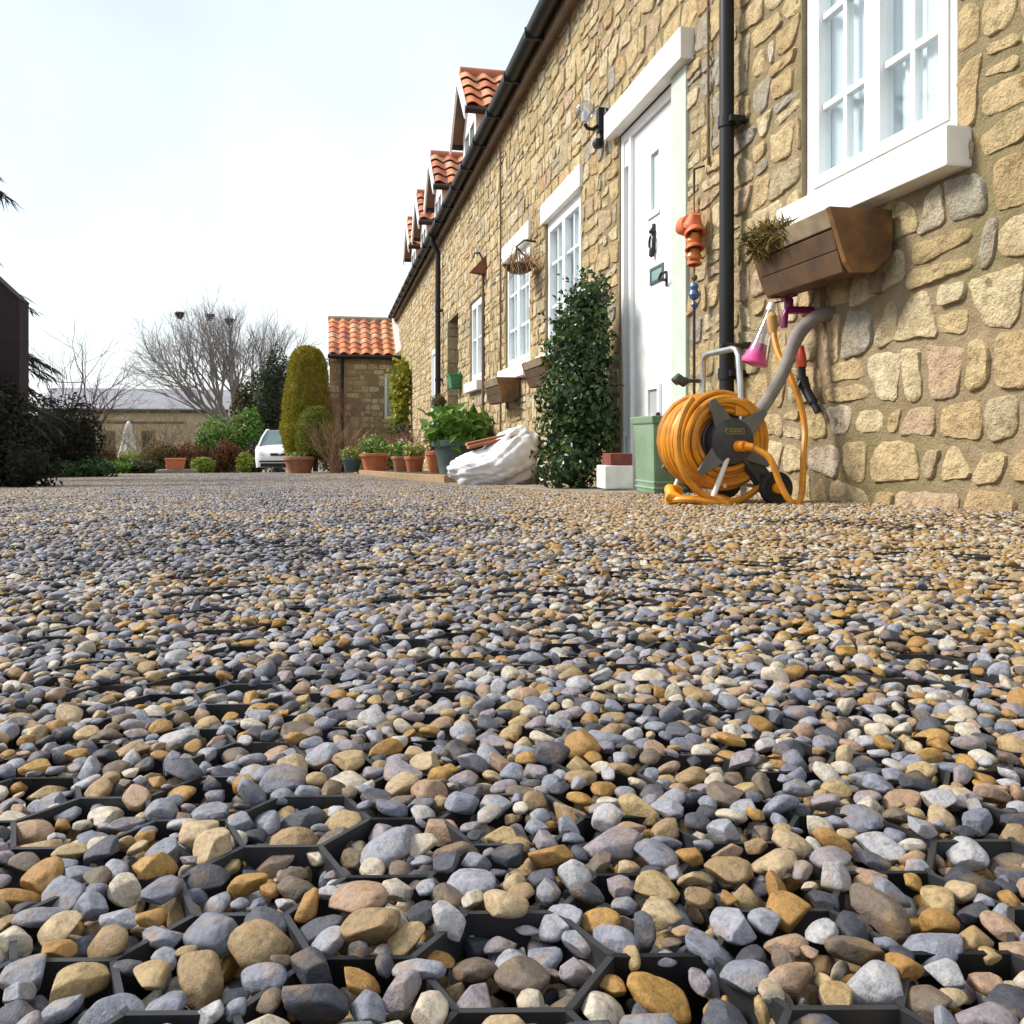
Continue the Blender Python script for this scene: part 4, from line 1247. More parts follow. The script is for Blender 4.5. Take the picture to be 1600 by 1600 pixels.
# ------------------------------------------------------------------ iron brackets on the wall further along
t = thing('hanging_basket', 'black iron basket with dry trailing stems hung over the third window', 'hanging basket', (W-.05, 7.65, 1.58))
s = MB(); s.tube([(W-.01,7.65,1.79),(W-.12,7.65,1.80),(W-.19,7.65,1.74),(W-.20,7.65,1.64)], .010, 6); s.tube([(W-.01,7.65,1.56),(W-.10,7.65,1.64),(W-.2,7.65,1.74)], .008, 6); s.build('bracket', M_IRON, t)
s = MB(); s.lathe([(.0,-.05),(.06,-.045),(.11,-.02),(.14,.02),(.15,.025),(.13,.015),(.0,.005)], (W-.17,7.65,1.54), 18); s.build('basket', M_IRON, t, smooth=True)
s = MB(); rg = random.Random(8)
for k in range(90):
    a = rg.uniform(0,6.28); r_ = rg.uniform(.05,.17)
    p = Vector((W-.17+r_*math.cos(a), 7.63+r_*math.sin(a)-.05, 1.56))
    q = p+Vector((rg.gauss(0,.06), rg.gauss(-.06,.10), rg.uniform(-.14,.12)))
    s.tube([p,(p+q)/2+Vector((0,0,.05)),q], [.004,.003,.002], 4)
s.build('dry_stems', simple('straw_stem',(0.33,0.20,0.08),(0.22,0.12,0.05),0.9,9), t)
t = thing('iron_hook_bracket', 'iron hook bracket with small rusty triangular bird holder on the wall', 'bracket', (W-.05, 10.4, 1.95))
s = MB(); s.tube([(W-.02,10.42,1.7),(W-.02,10.42,2.2),(W-.06,10.42,2.27),(W-.12,10.42,2.26),(W-.13,10.42,2.20)], .012, 6); s.build('hook', M_IRON, t, smooth=True)
s = MB(); s.add([(W-.015,10.2,1.98),(W-.20,10.25,2.0),(W-.015,10.2,2.2),(W-.015,10.36,1.98),(W-.20,10.34,2.0),(W-.015,10.36,2.2)], [(0,1,2),(3,5,4),(0,3,4,1),(1,4,5,2),(2,5,3,0)]); s.build('holder', simple('rusty_red',(0.22,0.07,0.035),(0.15,0.05,0.03),0.8,9), t)
t = thing('wall_trough', 'small green metal trough fixed on the wall near the far downpipe', 'planter', (W-.12, 12.3, 0.66))
s = MB(); s.hexa([(W-.15,12.2,.72),(W-.002,12.2,.72),(W-.002,12.5,.72),(W-.15,12.5,.72),(W-.18,12.16,.90),(W-.002,12.16,.90),(W-.002,12.52,.90),(W-.18,12.52,.90)]); s.build('body', M_GREENBOX, t, bevel=.004)
s = MB(); s.box((W-.19,12.15,.90),(W-.002,12.53,.918)); s.build('rim', M_GREENBOX, t)
s = MB(); s.box((W-.03,12.25,.917),(W-.005,12.45,.96)); s.build('back_plate', M_GREENBOX, t)

# ------------------------------------------------------------------ door-side things
zg = ground_z(1.6, 4.9)
s = MB(); s.hexa([(1.38,4.55,zg-.1),(W-.02,4.55,zg-.1),(W-.02,6.1,zg-.14),(1.30,6.1,zg-.14),(1.38,4.55,zg+.018),(W-.02,4.55,zg+.018),(W-.02,6.1,zg-.028),(1.30,6.1,zg-.028)])
o = s.build('stone_slab', M_SLAB, bevel=0.01); tag(o, 'low dark stone slab at the foot of the evergreen shrub and door', 'slab')
s = MB(); s.box((1.56,4.78,zg+.02),(1.73,4.95,zg+.155)); o = s.build('white_block', M_CONC, bevel=0.008); tag(o, 'square white painted stone block on the slab beside the green tub', 'block')
s = MB(); s.box((1.60,4.80,zg+.156),(1.735,4.96,zg+.225)); o = s.build('brick', M_BRICKRED, bevel=0.005); tag(o, 'single dark red brick lying on the white block', 'brick')
tz = ground_z(1.62, 4.3)
t = thing('green_tub', 'square sage green plastic tub standing between the door and the hose reel', 'tub', (1.64, 4.28, tz))
s = MB(); s.hexa([(1.611,4.140,tz),(1.776,4.140,tz),(1.776,4.400,tz),(1.611,4.400,tz),(1.598,4.120,tz+.375),(1.790,4.120,tz+.375),(1.790,4.420,tz+.375),(1.598,4.420,tz+.375)]); s.build('body', M_GREENPLASTIC, t, bevel=.012)
s = MB(); e=.02
s.hexa([(1.591,4.110,tz+.365),(1.797,4.110,tz+.365),(1.797,4.430,tz+.365),(1.591,4.430,tz+.365),(1.584,4.100,tz+.405),(1.804,4.100,tz+.405),(1.804,4.440,tz+.405),(1.584,4.440,tz+.405)]); s.build('lid', M_GREENPLASTIC, t, bevel=.008)
for zz in (.03,.06):
    s = MB(); s.box((1.606,4.133,tz+zz),(1.782,4.407,tz+zz+.012)); s.build('moulding', simple('sage_light',(0.24,0.37,0.27),(0.2,0.33,0.23),0.5,5), t, bevel=.004)
s = MB(); s.lathe([(0,0),(.012,0),(.014,.01),(.006,.02),(0,.022)], (1.656,4.200,tz+.405), 10); s.build('knob', M_BLACK, t, smooth=True)

# ------------------------------------------------------------------ hose reel cart
cx, cz = 1.405, -0.010
yn, yf = 2.90, 3.17                                  # near and far flange
gz0 = ground_z(cx, 3.0)
t = thing('hose_reel', 'hose reel cart wound with orange yellow hose standing on gravel by the wall', 'hose reel', (cx, 3.03, gz0))
def hose_pts(seed, layers, per):
    rg = random.Random(seed); pts = []
    for L, r_ in enumerate(layers):
        turns = per
        for i in range(turns*20):
            f = i/(turns*20)
            yy = yn+.02+(yf-yn-.04)*(f if L%2==0 else 1-f)
            a = 2*math.pi*i/20
            q = r_ + 0.005*math.sin(a*.83+r_*90)+0.004*math.sin(a*1.71+r_*31)
            droop = 0.006*max(0,-math.sin(a))*L
            pts.append((cx+q*math.cos(a), yy+0.006*math.sin(a*.7+L), cz+q*math.sin(a)-droop))
    return pts
for li, (r_, tw) in enumerate(((.088,9),(.110,9),(.131,9),(.150,9),(.167,8))):
    s = MB(); s.tube(hose_pts(li, [r_], tw), .0125, 7); s.build('hose_coil', M_HOSE, t, smooth=True)
# loose outer loops slipping over the near edge
rg = random.Random(2)
for k in range(7):
    s = MB(); pts=[]; r_ = .108+.0105*k; dy = yn-.012-.011*rg.random()+.02*(k>4); ph = rg.uniform(0,6)
    ex = rg.uniform(.98,1.05)
    for i in range(49):
        a = 2*math.pi*i/48
        pts.append((cx-.012+ r_*ex*math.cos(a)+.004*math.sin(2*a+ph), dy+.014*math.sin(a+ph), cz+.004+r_*math.sin(a)+.003*math.sin(3*a+ph)))
    s.tube(pts, .0118, 7); s.build('hose_loop', M_HOSE, t, smooth=True)
# slack loop sagging to the ground at the left
s = MB(); pts=[]
for i in range(41):
    a = math.pi*0.75 + i/40*math.pi*1.0
    pts.append((cx-.01+.19*math.cos(a)-.02*math.sin(i/40*math.pi), yn-.03-.04*math.sin(i/40*math.pi), max(cz+.215*math.sin(a), gz0+.014)))
s.tube(pts, .0125, 8); s.build('hose_loop', M_HOSE, t, smooth=True)
s = MB(); pts=[]
for i in range(37):
    a = i/36*2*math.pi
    pts.append((cx-.11+.115*math.cos(a), yn-.01+.09*math.sin(a), gz0+.016+.010*math.sin(a*2)))
s.tube(pts, .0125, 8); s.build('hose_loop', M_HOSE, t, smooth=True)
s = MB(); pts=[(cx-.175,yn+.02,gz0+.05),(cx-.215,yn+.0,gz0+.055),(cx-.225,yn-.03,gz0+.035),(cx-.19,yn-.05,gz0+.02),(cx-.12,yn-.05,gz0+.02)]
s.tube(pts,[.02,.024,.024,.018,.0125],10); s.build('hose_connector', M_HOSE_CON, t, smooth=True)
MX = Matrix.Rotation(math.pi/2,3,'X')               # lathe axis -> -Y
s = MB(); s.lathe([(0,0),(.086,0),(.088,.012),(.080,.034),(.05,.046),(0,.048)], (cx,yn-.02,cz), 32, MX); s.build('hub', M_REEL, t, smooth=True)
s = MB(); s.lathe([(0.088,0),(.088,yf-yn)], (cx,yf,cz), 24, MX); s.build('drum', M_REEL, t, smooth=True)
for ang in (118, 222, 330, 40):
    a = math.radians(ang)
    u = Vector((math.cos(a),0,math.sin(a))); w = Vector((-math.sin(a),0,math.cos(a)))
    for yy in (yn-.052, yf+.012):
        s = MB(); c = Vector((cx,yy,cz))
        p = [c+u*.07+w*.036, c+u*.07-w*.036, c+u*.168-w*.012, c+u*.168+w*.012]
        s.hexa([*(q for q in p), *(q+Vector((0,.012,0)) for q in p)])
        s.build('spoke', M_SPOKE, t, bevel=.003)
for yy in (yn-.052, yf+.035):                       # tubular side frames
    s = MB()
    s.tube([(cx-.02,yy,cz-.06),(cx-.085,yy,gz0+.01)], .0095, 10); s.build('leg', M_LEGW, t, smooth=True)
    s = MB(); s.tube([(cx+.03,yy,cz-.05),(cx+.13,yy,gz0+.058)], .0095, 10); s.build('leg', M_REEL, t, smooth=True)
s = MB(); s.tube([(cx-.02,yn-.03,cz-.16),(cx-.02,yf,cz-.16)],.008,8); s.build('crossbar', M_STEEL, t, smooth=True)
s = MB()
s.tube([(cx+.045,yn-.02,cz+.02),(cx+.045,yn-.018,.20),(cx+.045,yn-.005,.300),(cx+.045,yn+.012,.322),(cx+.045,yn+.04,.330),(cx+.045,yf-.02,.330),(cx+.045,yf+.01,.322),(cx+.045,yf+.025,.300),(cx+.045,yf+.03,.20),(cx+.045,yf+.03,cz+.02)], .0115, 12); s.build('handle', M_STEEL, t, smooth=True)
s = MB(); s.box((cx+.02,yn-.035,cz+.09),(cx+.07,yn-.008,cz+.15)); s.build('handle_bracket', M_HOSE_CON, t, bevel=.006)
s = MB(); s.tube([(cx-.02,yf+.03,.228),(cx+.03,yf+.03,.228)],.008,8); s.tube([(cx-.075,yf+.03,.222),(cx-.06,yf+.03,.236),(cx-.035,yf+.03,.222),(cx-.02,yf+.03,.232)],[.018,.022,.020,.014],10); s.build('crank_grip', M_REEL, t, smooth=True)
for yy in (yn-.075, yf+.05):
    wc = (cx+.155, yy, gz0+.062)
    s = MB(); s.lathe([(.02,-.012),(.045,-.012),(.054,-.016),(.061,-.008),(.061,.010),(.054,.018),(.045,.012),(.02,.010)], wc, 28, MX); w_ = s.build('wheel', M_TYRE, t, smooth=True)
    s = MB(); s.lathe([(0,-.014),(.019,-.014),(.021,.012),(.017,.024),(0,.027)], wc, 18, MX); s.build('hub_cap', M_HOSE_CON, w_, smooth=True)
s = MB(); s.tube([(cx+.155,yn-.06,gz0+.062),(cx+.155,yf+.04,gz0+.062)], .008, 8); s.build('axle', M_STEEL, t, smooth=True)
s = MB(); s.hexa([(cx+.02,yn-.04,cz-.05),(cx+.085,yn-.04,cz-.02),(cx+.085,yn-.018,cz-.02),(cx+.02,yn-.018,cz-.05),(cx+.12,yn-.04,gz0+.04),(cx+.185,yn-.04,gz0+.07),(cx+.185,yn-.018,gz0+.07),(cx+.12,yn-.018,gz0+.04)]); s.build('side_panel', M_REEL, t, bevel=.004)
# oval badge with raised border on the hub
s = MB(); ov=[]
def oval(cxx, czz, L, H, n=28):
    o_=[]
    for i in range(n):
        a=2*math.pi*i/n; sx=math.cos(a); 
        o_.append((cxx+(L-H)*(1 if sx>0 else -1)+H*math.cos(a) if abs(sx)>1e-6 else cxx, czz+H*math.sin(a)))
    return o_
bd = simple('olive_badge',(0.24,0.22,0.06),(0.2,0.18,0.05),0.5,9)
for (L,H,y_,m_) in ((.038,.011,yn-.0695,bd),(.0335,.0072,yn-.0715,M_REEL)):
    s = MB(); o_=oval(cx+.0,cz+.035,L,H); n=len(o_)
    s.v=[(p[0],y_,p[1]) for p in o_]+[(p[0],y_+.006,p[1]) for p in o_]
    s.face(list(range(n))); s.face(list(range(n,2*n))[::-1])
    for k in range(n): s.face([k,n+k,n+(k+1)%n,(k+1)%n])
    s.build('badge', m_, t)
for k in range(7):
    s = MB(); xx = cx-.024+k*.0075; hgt=.0035+.001*(k%2); s.box((xx,yn-.0725,cz+.035-hgt),(xx+.0045,yn-.0712,cz+.035+hgt)); s.build('badge', bd, t)
s = MB(); s.tube([(cx+.012,yn-.065,cz-.018),(cx+.022,yn-.10,cz-.018)],[.021,.019],14); s.tube([(cx+.022,yn-.10,cz-.018),(cx+.045,yn-.115,cz-.022)],[.016,.014],12); s.build('hose_connector', M_HOSE_CON, t, smooth=True)
def catmull(P, n=10):
    P=[Vector(p) for p in P]; out=[]
    for i in range(len(P)-1):
        p0=P[max(i-1,0)];p1=P[i];p2=P[i+1];p3=P[min(i+2,len(P)-1)]
        for k in range(n):
            u=k/n
            out.append(0.5*((2*p1)+(p2-p0)*u+(2*p0-5*p1+4*p2-p3)*u*u+(3*p1-p0-3*p2+p3)*u**3))
    out.append(P[-1]); return out
lead = [(cx+.045,yn-.115,cz-.022),(cx+.09,yn-.15,cz-.06),(cx+.115,yn-.17,cz-.14),(cx+.135,yn-.185,gz0+.04),(cx+.16,yn-.19,gz0+.014),(cx+.20,yn-.15,gz0+.014),(cx+.255,yn-.08,gz0+.055),(1.70,2.88,-.07),(1.735,2.93,.03),(1.735,2.96,.13),(1.715,3.0,.24),(1.70,3.06,.33),(1.70,3.10,.42)]
s = MB(); s.tube(catmull(lead), .0115, 8); s.build('lead_hose', M_HOSE, t, smooth=True)
s = MB(); s.tube([(1.70,3.10,.41),(1.70,3.105,.435),(1.70,3.11,.475),(1.705,3.12,.49)],[.014,.02,.022,.014],12); s.build('hose_connector', simple('tan_plastic',(0.50,0.30,0.10),(0.4,0.22,0.06),0.4,9), t, smooth=True)

# garden tap with grey lagged pipe, spray gun, pink bottle
t = thing('garden_tap', 'wall tap with magenta handle and thick grey lagged pipe under the window box', 'tap', (W, 3.02, .45))
s = MB(); s.tube(catmull([(W+.01,2.93,.47),(1.80,2.94,.46),(1.755,2.97,.42),(1.72,2.98,.36),(1.66,2.96,.24),(1.575,2.93,.13),(1.50,2.90,.055)]),[.027]*31+[.024]*30, 14); s.build('lagged_pipe', M_LAG, t, smooth=True)
s = MB(); s.tube([(1.51,2.90,.065),(1.455,2.885,.005)],.0075,8); s.build('pipe_end', M_STEEL, t, smooth=True)
s = MB(); s.tube([(W+.01,3.06,.50),(1.74,3.07,.50),(1.73,3.07,.47),(1.73,3.07,.43)],[.016,.016,.016,.013],10); s.lathe([(0,0),(.018,0),(.018,.03),(.012,.04),(0,.04)],(1.75,3.07,.51),12); s.build('spout', M_MAGENTA, t, smooth=True)
s = MB(); s.tube([(1.75,3.02,.555),(1.75,3.12,.555)],.011,8); s.build('tap_handle', M_MAGENTA, t, smooth=True)
t = thing('spray_gun', 'black hose spray gun with red collar hanging beside the lagged pipe', 'spray gun', (1.80, 3.03, .2))
s = MB(); s.tube([(1.795,3.06,.36),(1.795,3.055,.31),(1.795,3.05,.275)],[.012,.02,.018],10); s.build('collar', M_RED, t, smooth=True)
s = MB(); s.tube(catmull([(1.795,3.05,.28),(1.795,3.045,.235),(1.80,3.03,.19),(1.81,2.99,.13),(1.815,2.97,.10)]),[.014]*10+[.021]*10+[.019]*10+[.014]*11,10); s.tube([(1.795,3.045,.24),(1.765,3.03,.20),(1.765,3.02,.16)],.007,6); s.build('body', M_BLACK, t, smooth=True)
t = thing('spray_bottle', 'clear and pink plastic bottle hanging upside down by the yellow hose end', 'bottle', (1.70, 3.22, .35))
Mt = Matrix.Rotation(math.radians(16),3,'Y') @ Matrix.Rotation(math.radians(6),3,'X')
s = MB(); s.lathe([(.0,.20),(.012,.20),(.014,.17),(.03,.06),(.040,0)], (1.690,3.22,.335), 18, Mt); s.build('body', M_CLEAR, t, smooth=True)
s = MB(); s.lathe([(.0,.03),(.030,.05),(.041,.0),(.058,-.028),(.056,-.036),(.02,-.042),(0,-.042)], (1.690,3.22,.335), 20, Mt); s.build('base', M_PINK, t, smooth=True)
s = MB(); s.lathe([(0,.22),(.016,.22),(.018,.19),(.0,.19)], (1.690,3.22,.335), 12, Mt); s.build('cap', M_WHITE, t, smooth=True)
s = MB(); s.tube([Vector((1.69,3.22,.335))+Mt@Vector((0,0,.22)),(W,3.22,.57)],.004,6); s.build('hook', M_IRON, t)
s = MB(); s.box((1.80,3.55,.40),(W+.005,3.58,.43)); s.tube([(1.70,3.56,.415),(1.82,3.56,.415)],.010,8); o=s.build('pipe_bracket', M_IRON); tag(o,'short black iron peg in the wall just right of the near downpipe','peg')

# ------------------------------------------------------------------ rubble bag
bx_, by_ = 1.45, 7.6
bz = ground_z(bx_, by_)
t = thing('rubble_bag', 'slumped white woven sack with rust brown boards on top beside the teal pot', 'sack', (bx_, by_, bz))
s = MB(); n, m = 84, 48
def sack_r(d):
    p = d*2.1
    cre = abs(noise.noise((p.x*.7+3, p.y*.9, p.z*3.2-p.x*1.0))) ; cre2 = abs(noise.noise((p.x*1.6, p.y*2.0+7, p.z*7.0-p.x*2)))
    return 1 + .10*noise.noise((p.x*.9, p.y*.9, p.z*.9+2)) + .22*(.22-cre) + .06*(.22-cre2)
for i in range(m+1):
    th = math.pi*i/m
    for k in range(n):
        a = 2*math.pi*k/n
        d = Vector((math.sin(th)*math.cos(a), math.sin(th)*math.sin(a), math.cos(th)))
        r_ = sack_r(d)
        x, y, z = d.x*.41*r_, d.y*.34*r_, d.z*.27*r_
        z = max(z+.15, .004*r_)
        z *= .80 + .75*max(0, x/.41+.25)                 # drags up towards the wall
        if z < .10: x *= .93+.7*z; y *= .93+.7*z
        s.v.append((bx_+x, by_+y, bz+z))
for i in range(m):
    for k in range(n):
        k2=(k+1)%n; s.face([i*n+k,(i+1)*n+k,(i+1)*n+k2,i*n+k2])
s.build('sack', M_BAG, t, smooth=True, sharp=0)
for k, (zz, yy) in enumerate(((.36,-.06),(.385,.03))):
    s = MB(); s.hexa([(bx_-.26,by_+yy-.09,bz+zz-.035),(bx_+.20,by_+yy-.11,bz+zz+.07),(bx_+.20,by_+yy+.05,bz+zz+.07),(bx_-.26,by_+yy+.05,bz+zz-.035),
            (bx_-.26,by_+yy-.09,bz+zz-.010),(bx_+.20,by_+yy-.11,bz+zz+.095),(bx_+.20,by_+yy+.05,bz+zz+.095),(bx_-.26,by_+yy+.05,bz+zz-.010)])
    s.build('offcut', simple('rust_board_%d'%k,(0.36,0.14,0.06),(0.24,0.09,0.045),.8,9), t, bevel=.004)
# ------------------------------------------------------------------ raised bed kerb and pots
def kz(x, y): return ground_z(x, y)+0.085
KA, KB = Vector((1.18, 9.2)), Vector((0.50, 20.2))
BED = thing('raised_bed', 'low raised planting strip with brick kerb along the cottage wall', 'planting bed', (0.85, 14, ground_z(.85,14)))
nk = 26
for i in range(nk):
    a = KA.lerp(KB, i/nk); b_ = KA.lerp(KB, (i+.97)/nk)
    s = MB(); z0 = ground_z(a.x,a.y); z1 = ground_z(b_.x,b_.y)
    s.hexa([(a.x,a.y,z0-.08),(a.x+.12,a.y,z0-.08),(b_.x+.12,b_.y,z1-.08),(b_.x,b_.y,z1-.08),(a.x,a.y,z0+.085),(a.x+.12,a.y,z0+.085),(b_.x+.12,b_.y,z1+.085),(b_.x,b_.y,z1+.085)])
    s.build('kerb_brick', M_KERB, BED, bevel=.008)
s = MB(); s.hexa([(KA.x+.12,KA.y,-.8),(W,KA.y,-.8),(W,KB.y,-1.2),(KB.x+.12,KB.y,-1.2),(KA.x+.12,KA.y,kz(1.2,KA.y)-.015),(W,KA.y,kz(1.2,KA.y)-.015),(W,KB.y,kz(.5,KB.y)-.015),(KB.x+.12,KB.y,kz(.5,KB.y)-.015)]); s.build('soil', M_SOIL, BED)
s = MB(); s.box((KA.x,KA.y-.12,ground_z(1.3,9.1)-.08),(W,KA.y-.004,ground_z(1.3,9.1)+.083)); s.build('kerb_brick', M_KERB, BED, bevel=.008)

def potted(label, x, y, z, r, h, pm, lm, n, ph, seed, L=.09, wd=.05, cat='potted plant', spread=1.15, rim=True, name='potted_plant', flower=0):
    t = thing(name, label, cat, (x,y,z))
    s = MB(); s.lathe([(r*.68,0),(r*.72,.01),(r*.93,h*.80),(r*.95,h*.82)]+([(r*1.04,h*.83),(r*1.06,h*.98)] if rim else [(r*.99,h*.98)])+[(r*1.0,h),(r*.88,h),(r*.84,h*.86),(0,h*.86)], (x,y,z), 26); s.build('pot', pm, t, smooth=True, sharp=35)
    s = MB(); s.lathe([(r*.86,0),(0,.02)], (x,y,z+h*.87), 18); s.build('soil', M_SOIL, t)
    if n:
        s = MB(); rg = random.Random(seed)
        scatter_leaves(s, (x,y,z+h+ph*.42), (r*spread,r*spread,ph*.6), n, L, wd, seed, .35, .3, .35, z+h*.9)
        s.build('foliage', lm, t)
        s = MB(); stems(s, (x,y,z+h*.86), (x,y,z+h+ph*.4), (r*spread*.8,r*spread*.8,ph*.5), 9, seed, .008); s.build('stem', M_BARK, t)
        if flower:
            s = MB(); scatter_leaves(s, (x,y,z+h+ph*.6), (r*spread,r*spread,ph*.55), flower, L*.6, wd*.8, seed+1, .7); s.build('flower', L_FLOWER, t)['kind'] = 'stuff'
    return t
px_ = lambda px, y: y*ray(px)
y=9.9; x=1.46
potted('large dark teal glazed pot with broad leaved plant behind the white sack', x, y, kz(x,y)-.02, .30, .42, M_TEAL, L_MID, 420, .36, 71, .16,.075, spread=1.35)
t = thing('hanging_ball', 'mossy wire ball planter hanging in front of the far downpipe', 'planter', (1.52, 12.6, .30))
s = MB(); scatter_leaves(s,(px_(686,12.4),12.4,.52),(.10,.10,.10),500,.05,.02,5,.6); blob(s,(px_(686,12.4),12.4,.52),(.085,.085,.085),2); s.build('foliage', leaf_mat('dull_moss',[(0.10,0.09,0.03),(0.17,0.15,0.06)]), t)
s = MB(); s.tube([(px_(686,12.4),12.4,.60),(W-.04,12.5,.80)],.006,6); s.build('wire', M_IRON, t)
for lab, px, y, r, h, pm, lm, n, ph, L, fl in (
    ('terracotta pot with pale foliage just left of the big teal pot', 682, 12.6, .16, .33, M_TERRA, L_BROWN, 260, .30, .07, 60),
    ('small terracotta pot, right one of the pair beneath the ivy', 648, 14.6, .17, .27, M_TERRA, L_LIME, 260, .22, .07, 70),
    ('small terracotta pot, left one of the pair beneath the ivy', 628, 15.4, .18, .28, M_TERRA_OLD, L_MID, 300, .28, .07, 60),
    ('wide bright terracotta bowl with rim at the bed corner', 586, 17.6, .30, .36, M_TERRA, L_MID, 300, .34, .09, 30),
    ('dark green pot with yellow flowers left of the terracotta bowl', 550, 18.8, .21, .30, M_TEAL, L_LIME, 260, .22, .07, 60)):
    x = px_(px, y)
    potted(lab, x, y, (kz(x,y) if px > 560 else ground_z(x,y)+.06)-.015, r, h, pm, lm, n, ph, int(px), L, L*.55, flower=fl)
# russet rose bush and ivy against the annex
def climber(name, label, cat, base, path, rad, lm, n, L, wd, seed):
    t = thing(name, label, cat, base)
    s = MB(); rg = random.Random(seed)
    for k in range(n):
        f = rg.random(); i = min(int(f*(len(path)-1)), len(path)-2); q = f*(len(path)-1)-i
        c = Vector(path[i]).lerp(Vector(path[i+1]), q)
        rr = rad[i]+(rad[i+1]-rad[i])*q
        p = c+Vector((rg.gauss(0,.5)*rr, rg.gauss(0,.35)*rr, rg.gauss(0,.5)*rr))
        s.leaf(p, Vector((rg.gauss(0,1),rg.gauss(0,.6)-.3,rg.gauss(0,1)-.6)).normalized(), Vector((rg.gauss(0,.6),-1,rg.gauss(0,.6)+.3)).normalized(), L*rg.uniform(.6,1.3), wd*rg.uniform(.6,1.3), rg.random())
    s.build('foliage', lm, t)
    s = MB(); s.tube(path, [.03]*len(path), 6); s.build('stem', M_BARK, t)
    return t
climber('variegated_ivy', 'yellow variegated ivy climbing in the corner between annex and cottages', 'ivy', (1.62,20.0,-.85), [(1.60,20,-.8),(1.60,20,0.0),(1.60,20,.7),(1.62,20.0,1.25),(1.62,20,1.68)], [.12,.14,.19,.26,.18], L_VARI, 1500, .13,.09, 12)
climber('dark_ivy', 'dark green climber below the yellow ivy beside the annex window', 'ivy', (1.58,19.7,-.85), [(1.56,19.7,-.8),(1.58,19.7,-.35),(1.58,19.7,.25)], [.26,.26,.16], L_DARK, 900, .11,.07, 13)
# ------------------------------------------------------------------ topiary and friends
def topiary(label, x, y, zb, prof, lm, n, seed, L=.06, pot=None):
    t = thing('topiary', label, 'topiary', (x,y,zb))
    s = MB(); s.lathe([(r*.95,z) for r,z in prof], (x,y,zb), 28)
    core = s
    rg = random.Random(seed)
    zs = [p[1] for p in prof]
    m_ = MB(); m_.v = list(core.v); m_.f=[list(f) for f in core.f]; m_.r=[.2]*len(m_.f); m_.m=[0]*len(m_.f)
    for k in range(n):
        z = rg.uniform(zs[0], zs[-1]); i = max(j for j in range(len(zs)-1) if zs[j] <= z)
        f = (z-zs[i])/max(zs[i+1]-zs[i],1e-5); r = prof[i][0]+(prof[i+1][0]-prof[i][0])*f
        a = rg.uniform(0,6.283)
        d = Vector((math.cos(a),math.sin(a),.25)).normalized()
        q = r*(1+.09*noise.noise((math.cos(a)*2.2,math.sin(a)*2.2,z*2.4+seed))+rg.gauss(0,.022))
        p = Vector((x+q*math.cos(a),y+q*math.sin(a),zb+z))
        m_.leaf(p, (d+Vector((rg.gauss(0,.7),rg.gauss(0,.7),rg.gauss(0,.7)))).normalized(), Vector((rg.gauss(0,1),rg.gauss(0,1),rg.gauss(0,1))).normalized(), L*rg.uniform(.6,1.3), L*.4, rg.random())
    m_.build('foliage', lm, t)
    s = MB(); s.tube([(x,y,zb-.3),(x,y,zb+.2)], .06, 8); s.build('trunk', M_BARK, t)
    return t
ty = 21.6; tx = px_(480, ty); tzb = ground_z(tx,ty)
topiary('tall golden green clipped dome topiary growing behind the terracotta tub', tx, ty+.3, tzb+.42, [(.46,0),(.56,.25),(.61,.65),(.58,1.05),(.50,1.65),(.43,2.1),(.37,2.4),(.27,2.58),(.12,2.67),(.0,2.69)], L_GOLD, 14000, 1, .07)
x2 = px_(493, 20.75)
topiary('small round topiary ball in front of the tall golden topiary', x2, 20.75, ground_z(x2,20.75)+.34, [(.16,0),(.36,.12),(.44,.42),(.42,.75),(.32,1.02),(.14,1.19),(0,1.22)], leaf_mat('olive_yew',[(0.10,0.12,0.012),(0.17,0.19,0.02),(0.24,0.24,0.028)],.6), 6000, 2, .06)
xp = px_(468, 20.6)
potted('broad old terracotta tub under the golden topiary', xp, 20.6, ground_z(xp,20.6)-.01, .36, .40, M_TERRA_OLD, L_LIME, 160, .12, 5, .07,.04, cat='flower pot', name='flower_pot')

# ------------------------------------------------------------------ bare trees and twiggy shrubs
def grow(mbx, p, d, L, r, lev, maxlev, rg, spread, upb, split, sides, bend=.12, shrink=(.62,.86)):
    n = 3 if lev < maxlev-1 else 2
    pts=[p.copy()]; rr=[r]; dd=d.copy(); q=p.copy()
    for i in range(n):
        dd=(dd+Vector((rg.gauss(0,bend),rg.gauss(0,bend),rg.gauss(0,bend)+upb*.3))).normalized()
        q=q+dd*(L/n); pts.append(q.copy()); rr.append(r*(1-.45*(i+1)/n))
    mbx.tube(pts, rr, sides if lev < 2 else 3, False, rg.random())
    if lev >= maxlev: return
    for k in range(split[min(lev,len(split)-1)]):
        f = 1.0 if k == 0 else rg.uniform(.45,.98)
        i=min(int(f*n),n-1); pp=pts[i].lerp(pts[i+1],f*n-i)
        nd=(dd+Vector((rg.gauss(0,spread),rg.gauss(0,spread),rg.gauss(0,spread)+upb))).normalized()
        grow(mbx, pp, nd, L*rg.uniform(*shrink), r*rg.uniform(.44,.60), lev+1, maxlev, rg, spread, upb, split, sides, bend, shrink)

